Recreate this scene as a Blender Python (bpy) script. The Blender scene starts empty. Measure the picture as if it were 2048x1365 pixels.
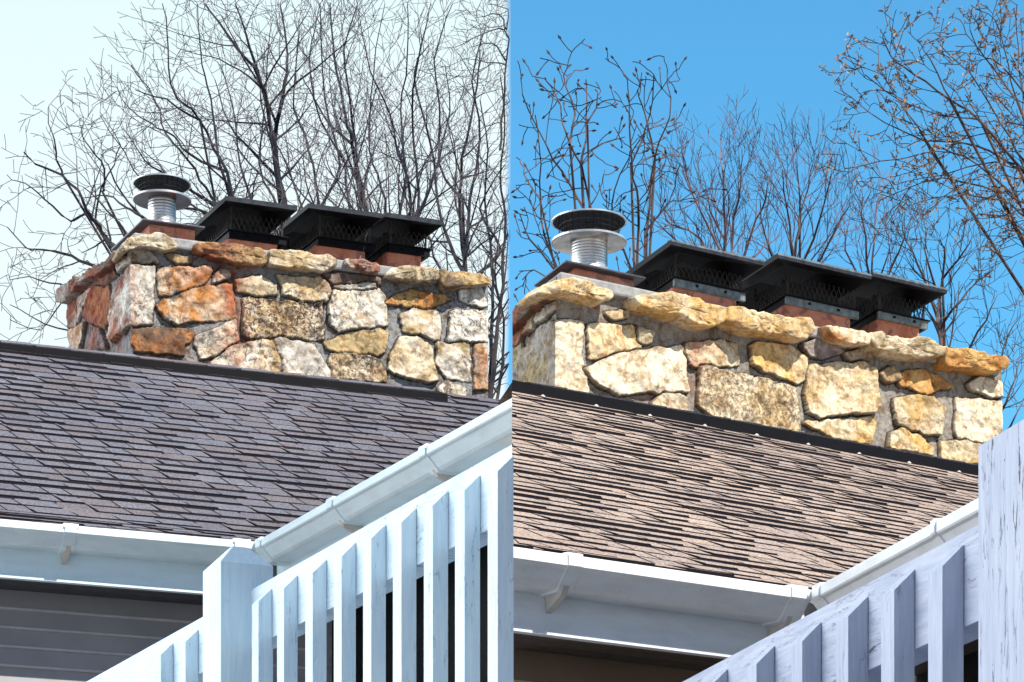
import bpy, math, random
import numpy as np
from mathutils import Vector, noise as mn
random.seed(7); np.random.seed(7)
SC = bpy.context.scene
COL = SC.collection
# ------------------------------------------------------------------ camera
F, H, CU, CV, EYE = 5400.0, 2300.0, 1024.0, 682.5, 1.6
cd = bpy.data.cameras.new('camera'); cam = bpy.data.objects.new('camera', cd); COL.objects.link(cam)
cam.location = (0, 0, EYE); cam.rotation_euler = (math.radians(90), 0, 0)
cd.sensor_width = 36; cd.sensor_fit = 'HORIZONTAL'; cd.lens = 36*F/2048
cd.shift_y = (H-CV)/2048; cd.clip_start = .05; cd.clip_end = 3000
SC.camera = cam
# ------------------------------------------------------------------ light
SUN = Vector((.62, -.60, 1.04)).normalized()
sl = bpy.data.lights.new('sun', 'SUN'); sl.energy = 5.0; sl.angle = math.radians(.5); sl.color = (1, .95, .86)
so = bpy.data.objects.new('sun', sl); COL.objects.link(so); so.location = (5, -5, 20)
so.rotation_euler = SUN.to_track_quat('Z', 'Y').to_euler()
W = bpy.data.worlds.new('World'); SC.world = W; W.use_nodes = True
nt = W.node_tree; nt.nodes.clear()
def N(nt, t, **k):
    n = nt.nodes.new(t)
    for a, b in k.items(): setattr(n, a, b)
    return n
def M(nt, op, a, b=None, c=None, clamp=False):
    n = nt.nodes.new('ShaderNodeMath'); n.operation = op; n.use_clamp = clamp
    for i, x in enumerate((a, b, c)):
        if x is None: continue
        if isinstance(x, (int, float)): n.inputs[i].default_value = x
        else: nt.links.new(x, n.inputs[i])
    return n.outputs[0]
def MIX(nt, fac, a, b, mode='MIX'):
    n = nt.nodes.new('ShaderNodeMix'); n.data_type = 'RGBA'; n.blend_type = mode
    for i, x in ((0, fac), (6, a), (7, b)):
        if isinstance(x, (int, float)): n.inputs[i].default_value = x
        elif isinstance(x, (tuple, list)): n.inputs[i].default_value = (*x[:3], 1)
        else: nt.links.new(x, n.inputs[i])
    return n.outputs[2]
sky = N(nt, 'ShaderNodeTexSky', sky_type='NISHITA', sun_disc=False)
sky.sun_elevation = math.asin(SUN.z); sky.sun_rotation = math.atan2(SUN.x, SUN.y)
sky.air_density = 1.0; sky.dust_density = .3; sky.ozone_density = 1.5
tint = MIX(nt, 1.0, sky.outputs[0], (.66, 1.62, 1.84), 'MULTIPLY')
tc = N(nt, 'ShaderNodeTexCoord'); sp = N(nt, 'ShaderNodeSeparateXYZ'); nt.links.new(tc.outputs['Generated'], sp.inputs[0])
nz = N(nt, 'ShaderNodeTexNoise'); nz.inputs['Scale'].default_value = 9; nz.inputs['Detail'].default_value = 6
nt.links.new(tc.outputs['Generated'], nz.inputs[0])
hi = M(nt, 'MULTIPLY_ADD', sp.outputs[2], 3.0, -1.35, clamp=True)
tint = MIX(nt, hi, tint, MIX(nt, 1.0, tint, (.78, .60, .62), 'MULTIPLY'))
bk = M(nt, 'MULTIPLY_ADD', sp.outputs[1], -4.0, .6, clamp=True)
tint = MIX(nt, bk, tint, MIX(nt, 1.0, sky.outputs[0], (.80, .84, .86), 'MULTIPLY'))
# a veil of thin bright cloud covers the western (left) part of the sky
e = M(nt, 'ADD', sp.outputs[0], M(nt, 'MULTIPLY', M(nt, 'SUBTRACT', nz.outputs[0], .5), .004))
veil = M(nt, 'SUBTRACT', 1.0, M(nt, 'MULTIPLY_ADD', e, 420.0, 1.25, clamp=True), clamp=True)
veil = M(nt, 'MULTIPLY', veil, M(nt, 'MULTIPLY_ADD', sp.outputs[1], 3.0, 1.45, clamp=True))
far = M(nt, 'MULTIPLY_ADD', sp.outputs[0], -1.6, -.35, clamp=True)
nz2 = N(nt, 'ShaderNodeTexNoise'); nz2.inputs['Scale'].default_value = 5; nz2.inputs['Detail'].default_value = 3
nt.links.new(tc.outputs['Generated'], nz2.inputs[0])
cl = MIX(nt, nz2.outputs[0], (6.5, 8.1, 8.4), (8.0, 8.7, 8.8))
cl = MIX(nt, M(nt, 'MULTIPLY_ADD', sp.outputs[2], 9.0, -3.2, clamp=True), cl, (5.7, 7.9, 8.5))
cl = MIX(nt, far, cl, (35, 37.5, 39.5))  # cloud out of view, boosted to brighten the left-facing railing sides
full = MIX(nt, veil, tint, cl)
bg = N(nt, 'ShaderNodeBackground'); bg.inputs[1].default_value = .085
nt.links.new(full, bg.inputs[0]); wo = N(nt, 'ShaderNodeOutputWorld'); nt.links.new(bg.outputs[0], wo.inputs[0])
SC.view_settings.view_transform = 'Standard'; SC.view_settings.look = 'None'
SC.view_settings.gamma = 1; SC.view_settings.exposure = .5; SC.view_settings.use_curve_mapping = False

# ------------------------------------------------------------------ helpers
Z = Vector((0, 0, 1))
def at(u, v, Y): return Vector(((u-CU)/F*Y, Y, (H-v)/F*Y+EYE))
def horiz(vpu):                       # horizontal unit direction (away from camera) seen vanishing at column vpu
    d = Vector(((vpu-CU)/F, 1, 0)); return d.normalized()
def on_plane(u, v, P, d):             # pixel ray meets the vertical plane through P along horizontal direction d
    rx = (u-CU)/F; n = Vector((-d.y, d.x))
    Y = (n.x*P.x+n.y*P.y)/(n.x*rx+n.y)
    return at(u, v, Y)
class MB:
    def __init__(s): s.v = []; s.f = []; s.m = []; s.c = []
    def quad(s, pts, m=0, c=None):
        i = len(s.v); s.v += [tuple(p) for p in pts]; s.f.append(tuple(range(i, i+len(pts)))); s.m.append(m); s.c.append(c)
    def box(s, o, a, b, c, m=0, col=None):   # origin + three edge vectors
        i = len(s.v)
        for p in (o, o+a, o+a+b, o+b, o+c, o+a+c, o+a+b+c, o+b+c): s.v.append(tuple(p))
        fl = a.cross(b).dot(c) > 0
        for q in ((0, 3, 2, 1), (4, 5, 6, 7), (0, 1, 5, 4), (1, 2, 6, 5), (2, 3, 7, 6), (3, 0, 4, 7)):
            s.f.append(tuple(i+k for k in (q if fl else q[::-1]))); s.m.append(m); s.c.append(col)
    def build(s, name, mats, parent=None, smooth=False, bevel=0):
        me = bpy.data.meshes.new(name); o = bpy.data.objects.new(name, me); COL.objects.link(o)
        off = parent_world(parent) if parent else Vector((0, 0, 0))
        me.from_pydata([(x-off.x, y-off.y, z-off.z) for x, y, z in s.v], [], s.f)
        for m in (mats if isinstance(mats, (list, tuple)) else [mats]): me.materials.append(m)
        me.polygons.foreach_set('material_index', s.m)
        if any(c is not None for c in s.c):
            at_ = me.color_attributes.new('Col', 'FLOAT_COLOR', 'CORNER'); arr = []
            for f, c in zip(s.f, s.c): arr += list(c if c is not None else (1, 1, 1, 1))*len(f)
            at_.data.foreach_set('color', arr)
        if smooth: me.polygons.foreach_set('use_smooth', [True]*len(me.polygons))
        if bevel:
            md = o.modifiers.new('bevel', 'BEVEL'); md.width = bevel; md.segments = 2; md.limit_method = 'ANGLE'
        o.parent = parent; me.update(); return o
def parent_world(p):
    v = Vector((0, 0, 0))
    while p: v += p.location; p = p.parent
    return v
def empty(name, loc, label, cat, group=None):
    o = bpy.data.objects.new(name, None); COL.objects.link(o); o.location = loc; o.empty_display_size = .2
    o['label'] = label; o['category'] = cat
    if group: o['group'] = group
    return o
def obj_np(name, V, Fs, mats, parent, smooth=True, attrs=None):
    me = bpy.data.meshes.new(name); o = bpy.data.objects.new(name, me); COL.objects.link(o)
    off = np.array(parent_world(parent)) if parent else np.zeros(3)
    me.from_pydata((np.asarray(V)-off).tolist(), [], Fs)
    for m in (mats if isinstance(mats, (list, tuple)) else [mats]): me.materials.append(m)
    if smooth: me.polygons.foreach_set('use_smooth', [True]*len(me.polygons))
    for k, a in (attrs or {}).items():
        ca = me.color_attributes.new(k, 'FLOAT_COLOR', 'POINT'); ca.data.foreach_set('color', np.asarray(a, dtype=np.float32).ravel())
    o.parent = parent; me.update(); return o

# ------------------------------------------------------------------ materials
def mat(name, rough=.6, metal=0.0, spec=.5):
    m = bpy.data.materials.new(name); m.use_nodes = True; n = m.node_tree
    b = n.nodes['Principled BSDF']; b.inputs['Roughness'].default_value = rough; b.inputs['Metallic'].default_value = metal
    b.inputs['Specular IOR Level'].default_value = spec
    return m, n, b
def noise(n, scale, detail=4, rough=.5, vec=None, dist=0, stretch=None):
    t = N(n, 'ShaderNodeTexNoise'); t.inputs['Scale'].default_value = scale; t.inputs['Detail'].default_value = detail
    t.inputs['Roughness'].default_value = rough; t.inputs['Distortion'].default_value = dist
    c = N(n, 'ShaderNodeNewGeometry').outputs['Position'] if vec is None else vec
    if stretch:
        mp = N(n, 'ShaderNodeMapping'); mp.inputs['Scale'].default_value = stretch; n.links.new(c, mp.inputs[0]); c = mp.outputs[0]
    n.links.new(c, t.inputs[0]); return t.outputs[0]
def ramp(n, x, a, b): return M(n, 'DIVIDE', M(n, 'SUBTRACT', x, a), b-a, clamp=True)
def bump(n, b, h, st, dist):
    u = N(n, 'ShaderNodeBump'); u.inputs['Strength'].default_value = st; u.inputs['Distance'].default_value = dist
    n.links.new(h, u.inputs['Height']); n.links.new(u.outputs[0], b.inputs['Normal'])
def setc(n, b, c): n.links.new(c, b.inputs['Base Color'])

def stone_mat(name, gain=1.0):
    m, n, b = mat(name, .85, spec=.25)
    ca = N(n, 'ShaderNodeVertexColor', layer_name='Col'); al = N(n, 'ShaderNodeVertexColor', layer_name='Alt')
    f1 = ramp(n, noise(n, 5.5, 6, .6, dist=.6), .40, .62)
    c = MIX(n, f1, ca.outputs[0], al.outputs[0])
    f2 = noise(n, 38, 5, .65)
    c = MIX(n, 1.0, c, MIX(n, ramp(n, f2, .3, .7), (.74, .72, .69), (1.14, 1.14, 1.14)), 'MULTIPLY')
    f4 = ramp(n, noise(n, 15, 5, .7, dist=1.0), .48, .62)        # brown weather stains
    c = MIX(n, M(n, 'MULTIPLY', f4, .8), c, MIX(n, 1.0, c, (.50, .36, .22), 'MULTIPLY'))
    f5 = M(n, 'MULTIPLY', ramp(n, noise(n, 24, 7, .78, dist=.8), .50, .57), ramp(n, noise(n, 3.2, 3), .38, .54))
    c = MIX(n, M(n, 'MULTIPLY', f5, al.outputs[1]), c, (.07, .05, .04))
    vn = ramp(n, M(n, 'ABSOLUTE', M(n, 'SUBTRACT', noise(n, 7, 4, .6, dist=1.5), .5)), .012, .0)   # hairline cracks
    c = MIX(n, M(n, 'MULTIPLY', vn, .45), c, (.10, .08, .06))
    f3 = ramp(n, noise(n, 40, 5, .78, dist=.5), .49, .53)         # lichen speckle
    c = MIX(n, M(n, 'MULTIPLY', f3, ca.outputs[1]), c, (.075, .045, .035))
    if gain != 1: c = MIX(n, 1.0, c, (gain, gain, gain), 'MULTIPLY')
    c = MIX(n, 1.0, c, (1.08, 1.06, 1.02), 'MULTIPLY'); setc(n, b, c); bump(n, b, M(n, 'ADD', f2, M(n, 'MULTIPLY', noise(n, 140, 3), .5)), .26, .008); return m
M_STONE = stone_mat('fieldstone')
def shingle_mat(name):
    m, n, b = mat(name, .95, spec=.15)
    ca = N(n, 'ShaderNodeVertexColor', layer_name='Col')
    f = noise(n, 120, 3, .85); g = noise(n, 1.3, 3)
    c = MIX(n, 1.0, ca.outputs[0], MIX(n, ramp(n, f, .38, .62), (.40, .40, .43), (1.65, 1.62, 1.58)), 'MULTIPLY')
    c = MIX(n, 1.0, c, MIX(n, ramp(n, g, .3, .7), (.85, .85, .88), (1.12, 1.1, 1.08)), 'MULTIPLY')
    setc(n, b, c); bump(n, b, f, .8, .006); return m
M_SHING = shingle_mat('asphalt_shingle')
def pvc(name, base, dirt):
    m, n, b = mat(name, .38, spec=.5)
    f = ramp(n, noise(n, 6, 5, .6, stretch=(1, 1, 4)), .42, .75); g = ramp(n, noise(n, 45, 3), .62, .75)
    c = MIX(n, M(n, 'MULTIPLY', f, .35), base, dirt); c = MIX(n, M(n, 'MULTIPLY', g, .25), c, dirt)
    setc(n, b, c); return m
M_GUT = pvc('white_gutter_plastic', (.82, .83, .85), (.46, .46, .44))
M_GUTL = pvc('pale_blue_white_gutter', (.74, .86, .90), (.44, .50, .52))
M_FASCL = pvc('pale_blue_white_fascia', (.70, .85, .92), (.48, .54, .56))
M_BRACE = pvc('bracket_plastic', (.62, .56, .50), (.38, .30, .24))
M_FASC = pvc('painted_fascia', (.76, .79, .84), (.50, .48, .46))
def wood(name, base, grey, chip, amt, along=None):
    m, n, b = mat(name, .6, spec=.35)
    def noise(n, sc, det=4, ro=.5, vec=None, dist=0, stretch=None):
        if along is not None:
            ge = N(n, 'ShaderNodeNewGeometry').outputs['Position']; dt = N(n, 'ShaderNodeVectorMath', operation='DOT_PRODUCT'); n.links.new(ge, dt.inputs[0]); dt.inputs[1].default_value = along
            sx = N(n, 'ShaderNodeSeparateXYZ'); n.links.new(ge, sx.inputs[0]); cx = N(n, 'ShaderNodeCombineXYZ'); n.links.new(sx.outputs[2], cx.inputs[0]); n.links.new(dt.outputs['Value'], cx.inputs[2]); vec = cx.outputs[0]
        return globals()['noise'](n, sc, det, ro, vec, dist, stretch)
    g = noise(n, 12, 6, .65, stretch=(9, 9, .8)); f = noise(n, 3.5, 3)
    c = MIX(n, ramp(n, g, .35, .72), base, grey)
    c = MIX(n, 1.0, c, MIX(n, ramp(n, f, .3, .7), (.9, .92, .95), (1.05, 1.04, 1.02)), 'MULTIPLY')
    k = ramp(n, noise(n, 16, 5, .7, stretch=(7, 7, 1), dist=.4), .69-amt, .72-amt)
    k2 = ramp(n, noise(n, 2.2, 3), .46, .60)
    k = M(n, 'MULTIPLY', k, k2)
    ck = ramp(n, M(n, 'ABSOLUTE', M(n, 'SUBTRACT', noise(n, 8, 4, .6, stretch=(6, 6, .55), dist=.5), .5)), .006, .0)
    k = M(n, 'MAXIMUM', k, M(n, 'MULTIPLY', M(n, 'MULTIPLY', ck, ramp(n, noise(n, 5, 2), .5, .6)), .8))
    c = MIX(n, k, c, chip); setc(n, b, c)
    bump(n, b, M(n, 'SUBTRACT', g, M(n, 'MULTIPLY', k, .8)), .5, .004); return m
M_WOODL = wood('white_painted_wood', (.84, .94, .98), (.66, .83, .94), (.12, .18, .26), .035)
M_WOODR = wood('shade_toned_wood', (.52, .54, .63), (.37, .40, .52), (.06, .06, .09), .075)  # shade on the railing put into a darker, lavender paint colour
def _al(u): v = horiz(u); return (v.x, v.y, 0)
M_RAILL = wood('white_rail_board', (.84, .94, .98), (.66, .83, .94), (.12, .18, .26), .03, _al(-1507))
M_RAILR = wood('shade_toned_rail_board', (.52, .54, .63), (.34, .37, .50), (.06, .06, .09), .085, _al(-400))  # rail board in the same tone, shade included in the colour
def plain(name, c, rough=.6, metal=0, var=.25, scale=20, spec=.5):
    m, n, b = mat(name, rough, metal, spec)
    setc(n, b, MIX(n, ramp(n, noise(n, scale, 4), .3, .7), tuple(x*(1-var) for x in c), tuple(min(1, x*(1+var)) for x in c))); return m
M_VENT = plain('black_ridge_vent', (.004, .004, .006), .6, spec=.1)
M_CLIP = plain('bare_clip', (.8, .8, .8), .4)
M_SIDL = plain('grey_siding', (.31, .30, .32), .6, var=.12, scale=4)
M_SIDR = plain('brown_siding', (.26, .17, .11), .6, var=.1, scale=4)
M_LIPL = plain('grey_siding_edge', (.5, .5, .52), .6, var=.1)
M_LIPR = plain('brown_siding_edge', (.62, .46, .34), .6, var=.1)
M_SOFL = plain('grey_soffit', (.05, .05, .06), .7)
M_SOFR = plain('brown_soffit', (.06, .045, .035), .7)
M_DARK = plain('shaded_wall_and_pane', (.006, .006, .007), .5, spec=.1)  # near-black: porch wall shade put into the colour; also pane glass
M_BEAM = plain('porch_beam', (.16, .16, .17), .6)
M_BLK = plain('black_cap_steel', (.003, .003, .005), .55, 0, var=.4, spec=.12)
M_BLKE = plain('lit_cap_edge', (.025, .027, .034), .32, .2, var=.5, scale=30)  # lighter steel: light on the cap's lip and top put into colour
M_SCR = plain('screen_wire', (.055, .05, .05), .5, .3, var=.4)
M_COLR = plain('lit_collar_edge', (.16, .18, .18), .35, .2, var=.5, scale=30)  # lighter steel: sheen on lip rim and collar front put into colour
M_GALV = plain('galvanised_steel', (.60, .60, .60), .34, .75, var=.25, scale=12)
M_DISL = plain('disc_steel', (.07, .075, .10), .38, .6, var=.4, scale=10)  # dark tone: shade under the lower disc put into the colour
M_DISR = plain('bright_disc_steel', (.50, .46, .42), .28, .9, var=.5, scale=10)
M_PLATE = plain('grey_flashing_plate', (.06, .06, .075), .5, .5, var=.4)
def terra():
    m, n, b = mat('terracotta', .8, spec=.2)
    f = noise(n, 9, 5, .6); g = noise(n, 60, 3)
    c = MIX(n, ramp(n, f, .35, .7), (.46, .15, .09), (.62, .29, .20))
    c = MIX(n, M(n, 'MULTIPLY', ramp(n, noise(n, 14, 5, dist=1), .52, .62), .75), c, (.20, .10, .09))
    setc(n, b, c); bump(n, b, g, .4, .004); return m
M_TERRA = terra()
def bark(name, a, c2):
    m, n, b = mat(name, .85, spec=.2)
    f = ramp(n, noise(n, 3.0, 4, .6), .44, .60)
    setc(n, b, MIX(n, f, a, c2)); return m
M_BARKL = bark('dark_bark', (.008, .009, .016), (.045, .036, .038))
M_TWIGL = bark('grey_twigs', (.04, .042, .065), (.17, .145, .15))
M_BARKR = bark('dark_reddish_bark', (.020, .014, .018), (.11, .075, .065))
M_TWIGR = bark('pinkish_twigs', (.05, .033, .045), (.21, .14, .145))
M_LEAF = plain('budding_leaf', (.21, .11, .045), .6, var=.5, scale=2)
M_GRASS = plain('pale_concrete', (.24, .245, .26), .9, var=.2, scale=3)
M_MORT = plain('mortar', (.30, .30, .30), .9, var=.25, scale=25, spec=.2)

# ------------------------------------------------------------------ ground
g = MB(); g.quad([(-600, -100, 0), (600, -100, 0), (600, 1500, 0), (-600, 1500, 0)])
go = g.build('ground', M_GRASS); go['kind'] = 'structure'

# ------------------------------------------------------------------ generic house
def sweep(mb, prof, P, d, n, a, b, m=0, ca=None, cb=None, closed=True, cap=True):
    """profile [(outward, z)] along d from P, t=a..b ; ca/cb: cut that end on the party plane X=0"""
    A = []; B = []
    for (o, z) in prof:
        q = P+n*o+Z*z
        ta = -q.x/d.x if ca else a; tb = -q.x/d.x if cb else b
        A.append(q+d*ta); B.append(q+d*tb)
    k = len(prof)
    for i in range(k if closed else k-1):
        j = (i+1) % k; mb.quad([A[i], A[j], B[j], B[i]], m)
    if cap and closed: mb.quad(A[::-1], m); mb.quad(B, m)

GP = [(0, .0), (.140, .0), (.147, -.003), (.147, -.034), (.143, -.039), (.132, -.044), (.098, -.084), (.086, -.093), (.078, -.096), (0, -.096)]
def gprof(k, g=0): return [((o+(g if o > .05 else 0))*k, (z+(g if z > -.01 else (-g if z < -.09 else 0)))*k) for o, z in GP]

def house(side, lab, e, g, Y0, u0, vE, uC, ridge_px, tanp, cols, sid, sof, kG, vF, party):
    """e: eave dir, g: wing gutter dir (away). Eave outer top passes pixel (u0,vE) at depth Y0, corner at column uC"""
    P0 = at(u0, vE, Y0); ne = Vector((e.y, -e.x, 0)); up = Vector((-e.y, e.x, 0))     # outward / up-slope
    ng = Vector((-g.y, g.x, 0)); tow = -g                                              # wing outward normal, towards viewer
    if ng.y > 0: ng = -ng
    rx = (uC-CU)/F; tC = (rx*P0.y-P0.x)/(e.x-rx*e.y); C = P0+e*tC                       # inner corner (outer gutter edges meet)
    root = empty('house', Vector((P0.x, P0.y, 0)), lab, 'house')
    ow = .147*kG
    Pb = P0-ne*ow                                                                      # fascia line for A
    # roof surface
    k1, t1 = .42, tanp*.62
    R0 = Pb+ne*.04*kG+Z*.012
    def zr(r): return r*t1 if r < k1 else k1*t1+(r-k1)*tanp
    u1, v1 = ridge_px; a1 = (H-v1)/F
    # ridge run: choose r so the ridge passes the pixel (solve by search)
    r = .5
    while r < 9:
        q = R0+up*r; rx1 = (u1-CU)/F; s = (rx1*q.y-q.x)/(e.x-rx1*e.y); q = q+e*s
        if (R0.z+zr(r)-EYE)/q.y >= a1: break
        r += .002
    RUN = r
    def rp(s, r_, lift=0): return R0+e*s+up*r_+Z*(zr(r_)+lift)
    def smax(r_):           # party plane / far limits
        q = R0+up*r_
        return -q.x/e.x
    sA, sB = (-1.2, 99) if side == 'L' else (-99, 8)
    # shingles: real overlapping tabs
    mb = MB(); expo = .100 if side == 'L' else .088; rows = int(RUN/expo)+1; rnd = random.Random(3 if side == 'L' else 5)
    for i in range(rows):
        ra = i*expo*(1 if i > 3 else 1); rb = min(ra+expo, RUN); 
        if i < 5: pass
        lo = max(sA, smax(ra)) if side == 'R' else sA; hi = min(sB, smax(ra)) if side == 'L' else sB
        s = (sA-rnd.random()*.3) if side == 'L' else (smax(0)-1.2-rnd.random()*.3)
        wob = rnd.random()*6
        while s < hi+.1:
            w = rnd.choice((.11, .13, .15, .17, .20))
            c = rnd.choice(cols); j = rnd.uniform(.94, 1.06); cm_ = (.120, .122, .150) if side == "L" else (.335, .262, .218); c = tuple(x*.5+y*.5 for x, y in zip(c, cm_)); c = tuple(x*j for x in c)+(1,)
            thick = rnd.random() < .5
            lift = .013 if thick else .006
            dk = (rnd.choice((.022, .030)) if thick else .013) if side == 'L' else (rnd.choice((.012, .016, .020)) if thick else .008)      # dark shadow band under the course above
            sk = .03
            def clampS(x, r_):
                l = smax(r_)
                return min(x, l) if side == 'L' else max(x, l)
            xs = [clampS(s, ra), clampS(s+w, ra), clampS(s+w-sk, rb+.03), clampS(s-sk, rb+.03)]
            if xs[1]-xs[0] > 1e-4 or xs[2]-xs[3] > 1e-4:
                sg = .003*math.sin(xs[0]*1.7+wob)
                A_, B_, Cc, D_ = rp(xs[0], ra, lift+sg), rp(xs[1], ra, lift+sg), rp(xs[2], rb+.03, .0015), rp(xs[3], rb+.03, .0015)
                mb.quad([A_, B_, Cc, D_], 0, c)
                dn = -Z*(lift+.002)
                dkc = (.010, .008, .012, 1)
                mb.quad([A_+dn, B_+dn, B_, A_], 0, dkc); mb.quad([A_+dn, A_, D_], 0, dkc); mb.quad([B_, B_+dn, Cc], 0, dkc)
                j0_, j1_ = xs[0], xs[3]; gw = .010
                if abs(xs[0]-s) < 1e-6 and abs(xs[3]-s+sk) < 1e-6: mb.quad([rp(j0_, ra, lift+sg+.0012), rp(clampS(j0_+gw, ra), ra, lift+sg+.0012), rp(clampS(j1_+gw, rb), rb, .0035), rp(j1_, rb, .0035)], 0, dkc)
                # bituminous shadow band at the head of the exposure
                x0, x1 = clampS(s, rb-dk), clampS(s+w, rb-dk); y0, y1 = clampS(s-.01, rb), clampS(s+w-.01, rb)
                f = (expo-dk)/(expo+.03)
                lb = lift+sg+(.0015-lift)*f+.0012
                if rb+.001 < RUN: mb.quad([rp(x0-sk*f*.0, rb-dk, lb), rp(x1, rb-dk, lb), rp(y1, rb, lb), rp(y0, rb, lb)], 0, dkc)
            s += w
    mb.build('shingle_roof', M_SHING, root)
    # deck board under shingles and rear slope
    mb = MB(); cl = (*cols[0], 1)
    lo0 = -1.5; hi0 = 8.0
    def X(s_, r_):
        l = smax(r_); return min(s_, l) if side == 'L' else max(s_, l)
    for (ra, rb) in ((0, k1), (k1, RUN)):
        mb.quad([rp(X(lo0, ra), ra, -.012), rp(X(hi0, ra), ra, -.012), rp(X(hi0, rb), rb, -.012), rp(X(lo0, rb), rb, -.012)], 0, cl)
    def back(s_, dr): 
        q = rp(s_, RUN)+up*dr-Z*(dr*tanp)
        return q
    def backX(s_, dr):
        q = R0+up*(RUN+dr); l = -q.x/e.x; return min(s_, l) if side == 'L' else max(s_, l)
    mb.quad([back(backX(lo0, 0), 0), back(backX(hi0, 0), 0), back(backX(hi0, 3.2), 3.2), back(backX(lo0, 3.2), 3.2)], 0, cl)
    mb.build('roof_underlay', M_SHING, root)
    # gutter A
    mb = MB(); sweep(mb, gprof(kG), Pb, e, ne, -1.5, tC-.0, 0, ca=(side == 'R'))
    # B gutter : runs from corner towards viewer
    Cb = C - ne*0
    # back line of wing gutter passes through the corner
    GB = C-ng*ow
    L_B = 6.0 if side == 'R' else 3.0
    sweep(mb, gprof(kG), GB, tow, ng, -.02, L_B, 0, cb=(side == 'L'))
    gut = mb.build('gutter', (M_GUTL if side == 'L' else M_GUT), root)
    def strap(P, d, n, t, w, nm='gutter_bracket', brace=True):
        b_ = MB(); sweep(b_, gprof(kG, .006), P, d, n, t-w/2, t+w/2)
        sweep(b_, [(.03, .006), (.150, .006), (.154, -.012), (.03, -.012)], P, d, n, t-w/2-.006, t+w/2+.006)
        o = b_.build(nm, (M_GUTL if side == 'L' else M_GUT), gut, bevel=.002)
        if brace:
            c_ = MB(); q = P+d*(t-.011)
            pr = [(.108*kG, -.078*kG), (.085*kG, -.112*kG), (.004, -.150*kG), (.004, -.100*kG)]
            sweep(c_, pr, P, d, n, t-.011, t+.011); c_.build('gutter_brace', M_BRACE, gut)
    def colt(u, P, d):
        rx = (u-CU)/F; return (rx*P.y-P.x)/(d.x-rx*d.y)
    FA = Pb+ne*ow
    for u in ([142] if side == 'L' else [1150]): strap(Pb, e, ne, colt(u, FA, e), .055)
    for u in ([484] if side == 'L' else [1598]): strap(Pb, e, ne, colt(u, FA, e), .07, 'gutter_union', side == 'R')
    FB = GB+ng*ow
    for u, w, br in (((517, .06, False), (660, .06, True), (846, .06, True)) if side == 'L' else ((1634, .06, False), (1868, .03, False))):
        strap(GB, tow, ng, colt(u, FB, tow), w, 'gutter_bracket' if br else 'gutter_union', br)
    # fascia
    fh = (vF-vE)/F*Y0
    mb = MB(); sweep(mb, [(.0, -.004), (.0, -fh+.012), (.006, -fh+.012), (.006, -fh), (-.03, -fh), (-.03, -.004)], Pb, e, ne, -1.5, tC+.1, ca=(side == 'R'))
    sweep(mb, [(.0, -.004), (.0, -fh), (-.03, -fh), (-.03, -.004)], GB, tow, ng, -.1, L_B, cb=(side == 'L'))
    mb.build('fascia', (M_FASCL if side == 'L' else M_FASC), root)
    # soffit + wall A
    dS = .30
    mb = MB()
    for k in range(3):
        a_, b_ = -.03-k*.09, -.03-(k+1)*.09+.004
        sweep(mb, [(a_, -fh+.008), (a_, -fh+.02), (b_, -fh+.02), (b_, -fh+.008)], Pb, e, ne, -1.5, tC+.4, ca=(side == 'R'))
    sweep(mb, [(-.03, -fh+.014), (-.03, -fh+.03), (-.36, -fh+.03), (-.36, -fh+.014)], Pb, e, ne, -1.5, tC+.4, ca=(side == 'R'))
    sweep(mb, [(-.03, -fh+.01), (-.03, -fh+.03), (-.40, -fh+.03), (-.40, -fh+.01)], GB, tow, ng, -.3, L_B, cb=(side == 'L'))
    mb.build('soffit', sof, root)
    mb = MB(); z = -fh+.01; lap = .088*(Y0/12) if side == 'L' else .115
    nb = int((P0.z-.02)/lap)
    for k in range(nb):
        z1 = z-k*lap; z0 = z1-lap
        sweep(mb, [(-dS, z1), (-dS+.014, z0), (-dS+.014, z0+.0005), (-dS-.002, z0-.006)], Pb, e, ne, -1.5, tC+.45, ca=(side == 'R'), closed=False)
        sweep(mb, [(-dS+.014, z0+.006), (-dS+.0165, z0+.004), (-dS+.0165, z0-.003), (-dS, z0-.005)], Pb, e, ne, -1.5, tC+.45, m=1, ca=(side == 'R'), closed=False)
    sweep(mb, [(-dS-.01, z), (-dS-.01, -P0.z), (-dS-.05, -P0.z), (-dS-.05, z)], Pb, e, ne, -1.5, tC+.45, ca=(side == 'R'))
    mb.build('siding_wall', [sid, M_LIPL if side == 'L' else M_LIPR], root)
    # wing B: porch wall, soffit shade put into its near-black colour, pale beams
    mb = MB(); sweep(mb, [(-.36, -fh+.01), (-.36, -P0.z), (-.42, -P0.z), (-.42, -fh+.01)], GB, tow, ng, -.3, L_B, cb=(side == 'L'))
    mb.build('shaded_porch_wall', M_DARK, root)
    mb = MB()
    for zz in (-.62, -.70) if side == 'L' else (-.9,):
        mb = MB(); sweep(mb, [(-.33, zz), (-.33, zz-.035), (-.357, zz-.035), (-.357, zz)], GB, tow, ng, 1.75 if side == 'L' else 1, L_B, cb=(side == 'L'))
        mb.build('porch_beam', M_BEAM, root)
    # wing roof (kept below the line of sight by its pitch)
    mb = MB(); wp = .42
    q0 = GB-ng*.0+Z*.0
    for rr in range(8):
        a_, b_ = rr*.14, rr*.14+.16
        sweep(mb, [(-a_-.02, a_*wp), (-b_-.02, b_*wp-.006)], GB, tow, ng, 0, L_B, cb=(side == 'L'), closed=False)
    for i in range(len(mb.c)): mb.c[i] = cl
    if side == 'R': mb.build('wing_shingles', M_SHING, root)
    # ridge vent
    vend = None
    def rid(s_, n_=0, z_=0): return rp(s_, RUN)+ne*n_+Z*z_
    PR = R0+up*RUN+Z*zr(RUN)
    mb = MB()
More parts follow.
